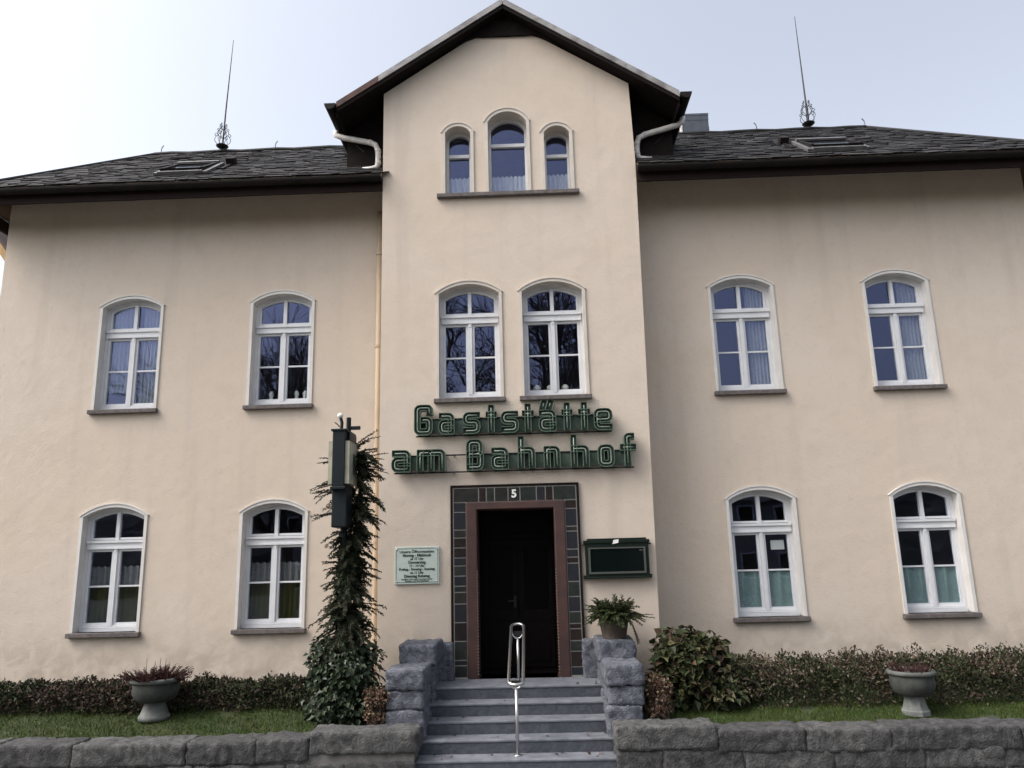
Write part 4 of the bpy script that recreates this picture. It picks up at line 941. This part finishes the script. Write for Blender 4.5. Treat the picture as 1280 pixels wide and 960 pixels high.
# fern pot on the right cheek wall
PX, PY, PZ = 1.09, -.55, 1.43
t = thing('flower_pot', 'weathered brown clay pot on the right cheek wall', 'pot', (PX, PY, PZ))
m = MB(); m.lathe([(.165,.0),(.17,.02),(.215,.27),(.24,.275),(.245,.33),(.225,.33),(.215,.30),(.02,.30)], (PX,PY,PZ), 28); m.build('pot_body', M_POT, t, smooth=True)
m = MB(); m.lathe([(.213,.302),(.02,.315)], (PX,PY,PZ), 20); m.build('soil', M_SOIL, t)
t = thing('potted_fern', 'green arching fern spilling from the clay pot', 'fern', (PX, PY, PZ+.3)); m = MB(); tw = MB()
for i in range(150):
    a = rnd.uniform(0, 6.283); el_ = rnd.uniform(.15, 1.5); d = Vector((math.cos(a)*math.cos(el_), math.sin(a)*math.cos(el_), math.sin(el_)))
    spray(m, tw, (PX+math.cos(a)*.12, PY+math.sin(a)*.12, PZ+.30), d, rnd.uniform(.18,.37)*(.85 if el_ > 1 else 1.), 64, .068, 2, droop=1.0)
for j in range(3): spray(m, tw, (PX+.2, PY-.1, PZ+.3), Vector((.9, -.2, .2)), .36, 50, .05, 2, droop=.3)
for j in range(5): spray(m, tw, (PX+.18, PY-.12, PZ+.3), Vector((.35, -.25, -.5)), .4, 22, .035, 2, droop=1.3)
m.build('foliage', M_FERN, t); tw.build('stems', M_TWIG, t)

# ------------------------------------------------------------------ the other side of the street (seen in the window panes)
def bare_tree(label, x, y, H, spread, seed):
    r = random.Random(seed); t = thing('bare_tree', label, 'tree', (x, y, 0), 'bare trees across the street'); mt = MB(); mc = MB()
    def rv(): 
        while True:
            v = Vector((r.uniform(-1,1), r.uniform(-1,1), r.uniform(-1,1)))
            if .05 < v.length < 1: return v.normalized()
    def grow(p, d, L, rad, lvl):
        P = [p]; n = 4 if lvl < 3 else 3
        for i in range(n): d = (d+rv()*.16+Vector((0,0,.05))).normalized(); P.append(P[-1]+d*L/n)
        (mt if lvl == 0 else mc).tube(P, [rad*(1-.45*i/n) for i in range(n+1)], 7 if lvl < 2 else (4 if lvl < 4 else 3), cap=False)
        if lvl >= 5: return
        if lvl == 4: spread_ = 1.0
        for k in range(5 if lvl < 2 else 6):
            i = r.randint(1, n) if lvl else r.randint(2, n); q = P[i]; a = (d*.75+rv()*spread).normalized(); 
            if a.z < -.1: a.z = abs(a.z)*.3
            grow(q, a, L*r.uniform(.55,.82), rad*.52, lvl+1)
    grow(Vector((x, y, 0)), Vector((0,0,1)), H*.33, H*.02, 0)
    mt.build('trunk', M_TWIG, t); mc.build('crown', M_TWIG, t)
bare_tree('large bare tree across the street, reflected in the middle windows', -.9, -21, 19, .62, 3)
bare_tree('bare tree across the street, reflected left of the middle', -11.2, -21.5, 18, .62, 11)
m = MB(); nx, ny = 90, 16; v = []
for i in range(nx+1):
    for j in range(ny+1):
        x = -130+260*i/nx; t_ = j/ny; q = Vector((x*.16, t_*6, 4))
        v.append((x+2*noise.noise(q*2.3), -48-30*t_+2.*noise.noise(q*1.7), -.3+13*(t_**.6)*(1+.18*noise.noise(q))+(1.5*noise.noise(q*3)+1.1*noise.noise(q*8))*min(1, t_*6)))
m.add(v, [(i*(ny+1)+j, (i+1)*(ny+1)+j, (i+1)*(ny+1)+j+1, i*(ny+1)+j+1) for i in range(nx) for j in range(ny)])
struct('light_blocking_hill', m, M_BLOCKHILL)  # out-of-view hill added to cut low sky light and darken the lower panes
def far_house(label, x0, x1, y0, y1, zw, zr):
    t = thing('house', label, 'house', ((x0+x1)/2, (y0+y1)/2, 0)); m = MB(); m.box(x0, x1, y0, y1, 0, zw); wl = m.build('wall', M_OPP, t)
    ym = (y0+y1)/2; m = MB(); m.add([(x0-.4,y0-.4,zw-.1),(x1+.4,y0-.4,zw-.1),(x1+.4,ym,zr),(x0-.4,ym,zr),(x1+.4,y1+.4,zw-.1),(x0-.4,y1+.4,zw-.1)], [(0,1,2,3),(3,2,4,5),(0,3,5),(1,4,2)]); m.build('roof', M_TILER, t)
    x = x0+1.0
    while x < x1-1.4:
        for z in (1.0, 3.8):
            m = MB(); m.box(x, x+1.0, y1-.02, y1+.03, z, z+1.5); w_ = m.build('window', M_WHITE, t); m = MB(); m.box(x+.1, x+.9, y1+.031, y1+.036, z+.1, z+1.4); m.build('pane', M_DGLASS, w_)
        x += 2.2
far_house('plain grey rendered house opposite the inn', -16, 3, -42, -33, 5.8, 8.6)
far_house('second grey house opposite, right of the first', 7, 22, -44, -34, 5.6, 8.2)
# neighbour on the left: only the tip of its ochre bargeboard shows past the inn
t = thing('house', 'neighbouring house whose ochre roof edge shows at the far left', 'house', (-15, 10, 0))
m = MB(); m.box(-15.4, -14.6, 6.6, 15, 0, 9.0); m.build('wall', M_OPP, t)
m = MB(); zz = lambda x: 10.83-(x+13.51)*1.35
for a, b in ((-14.2, -12.9),): m.prism([(a, zz(a)), (b, zz(b)), (b, zz(b)-.30), (a, zz(a)-.30)], 6.0, 6.12)
m.build('bargeboard', M_OCHRE, t)
m = MB(); 
for a, b in ((-14.2, -12.9),): m.prism([(a, zz(a)+.1), (b, zz(b)+.1), (b, zz(b)+.004), (a, zz(a)+.004)], 5.95, 6.9)
m.add([(-14.2,5.95,zz(-14.2)+.1),(-15.5,5.95,zz(-12.9)+.1),(-15.5,6.9,zz(-12.9)+.1),(-14.2,6.9,zz(-14.2)+.1)], [(0,1,2,3)])
m.build('roof', M_TILER, t)
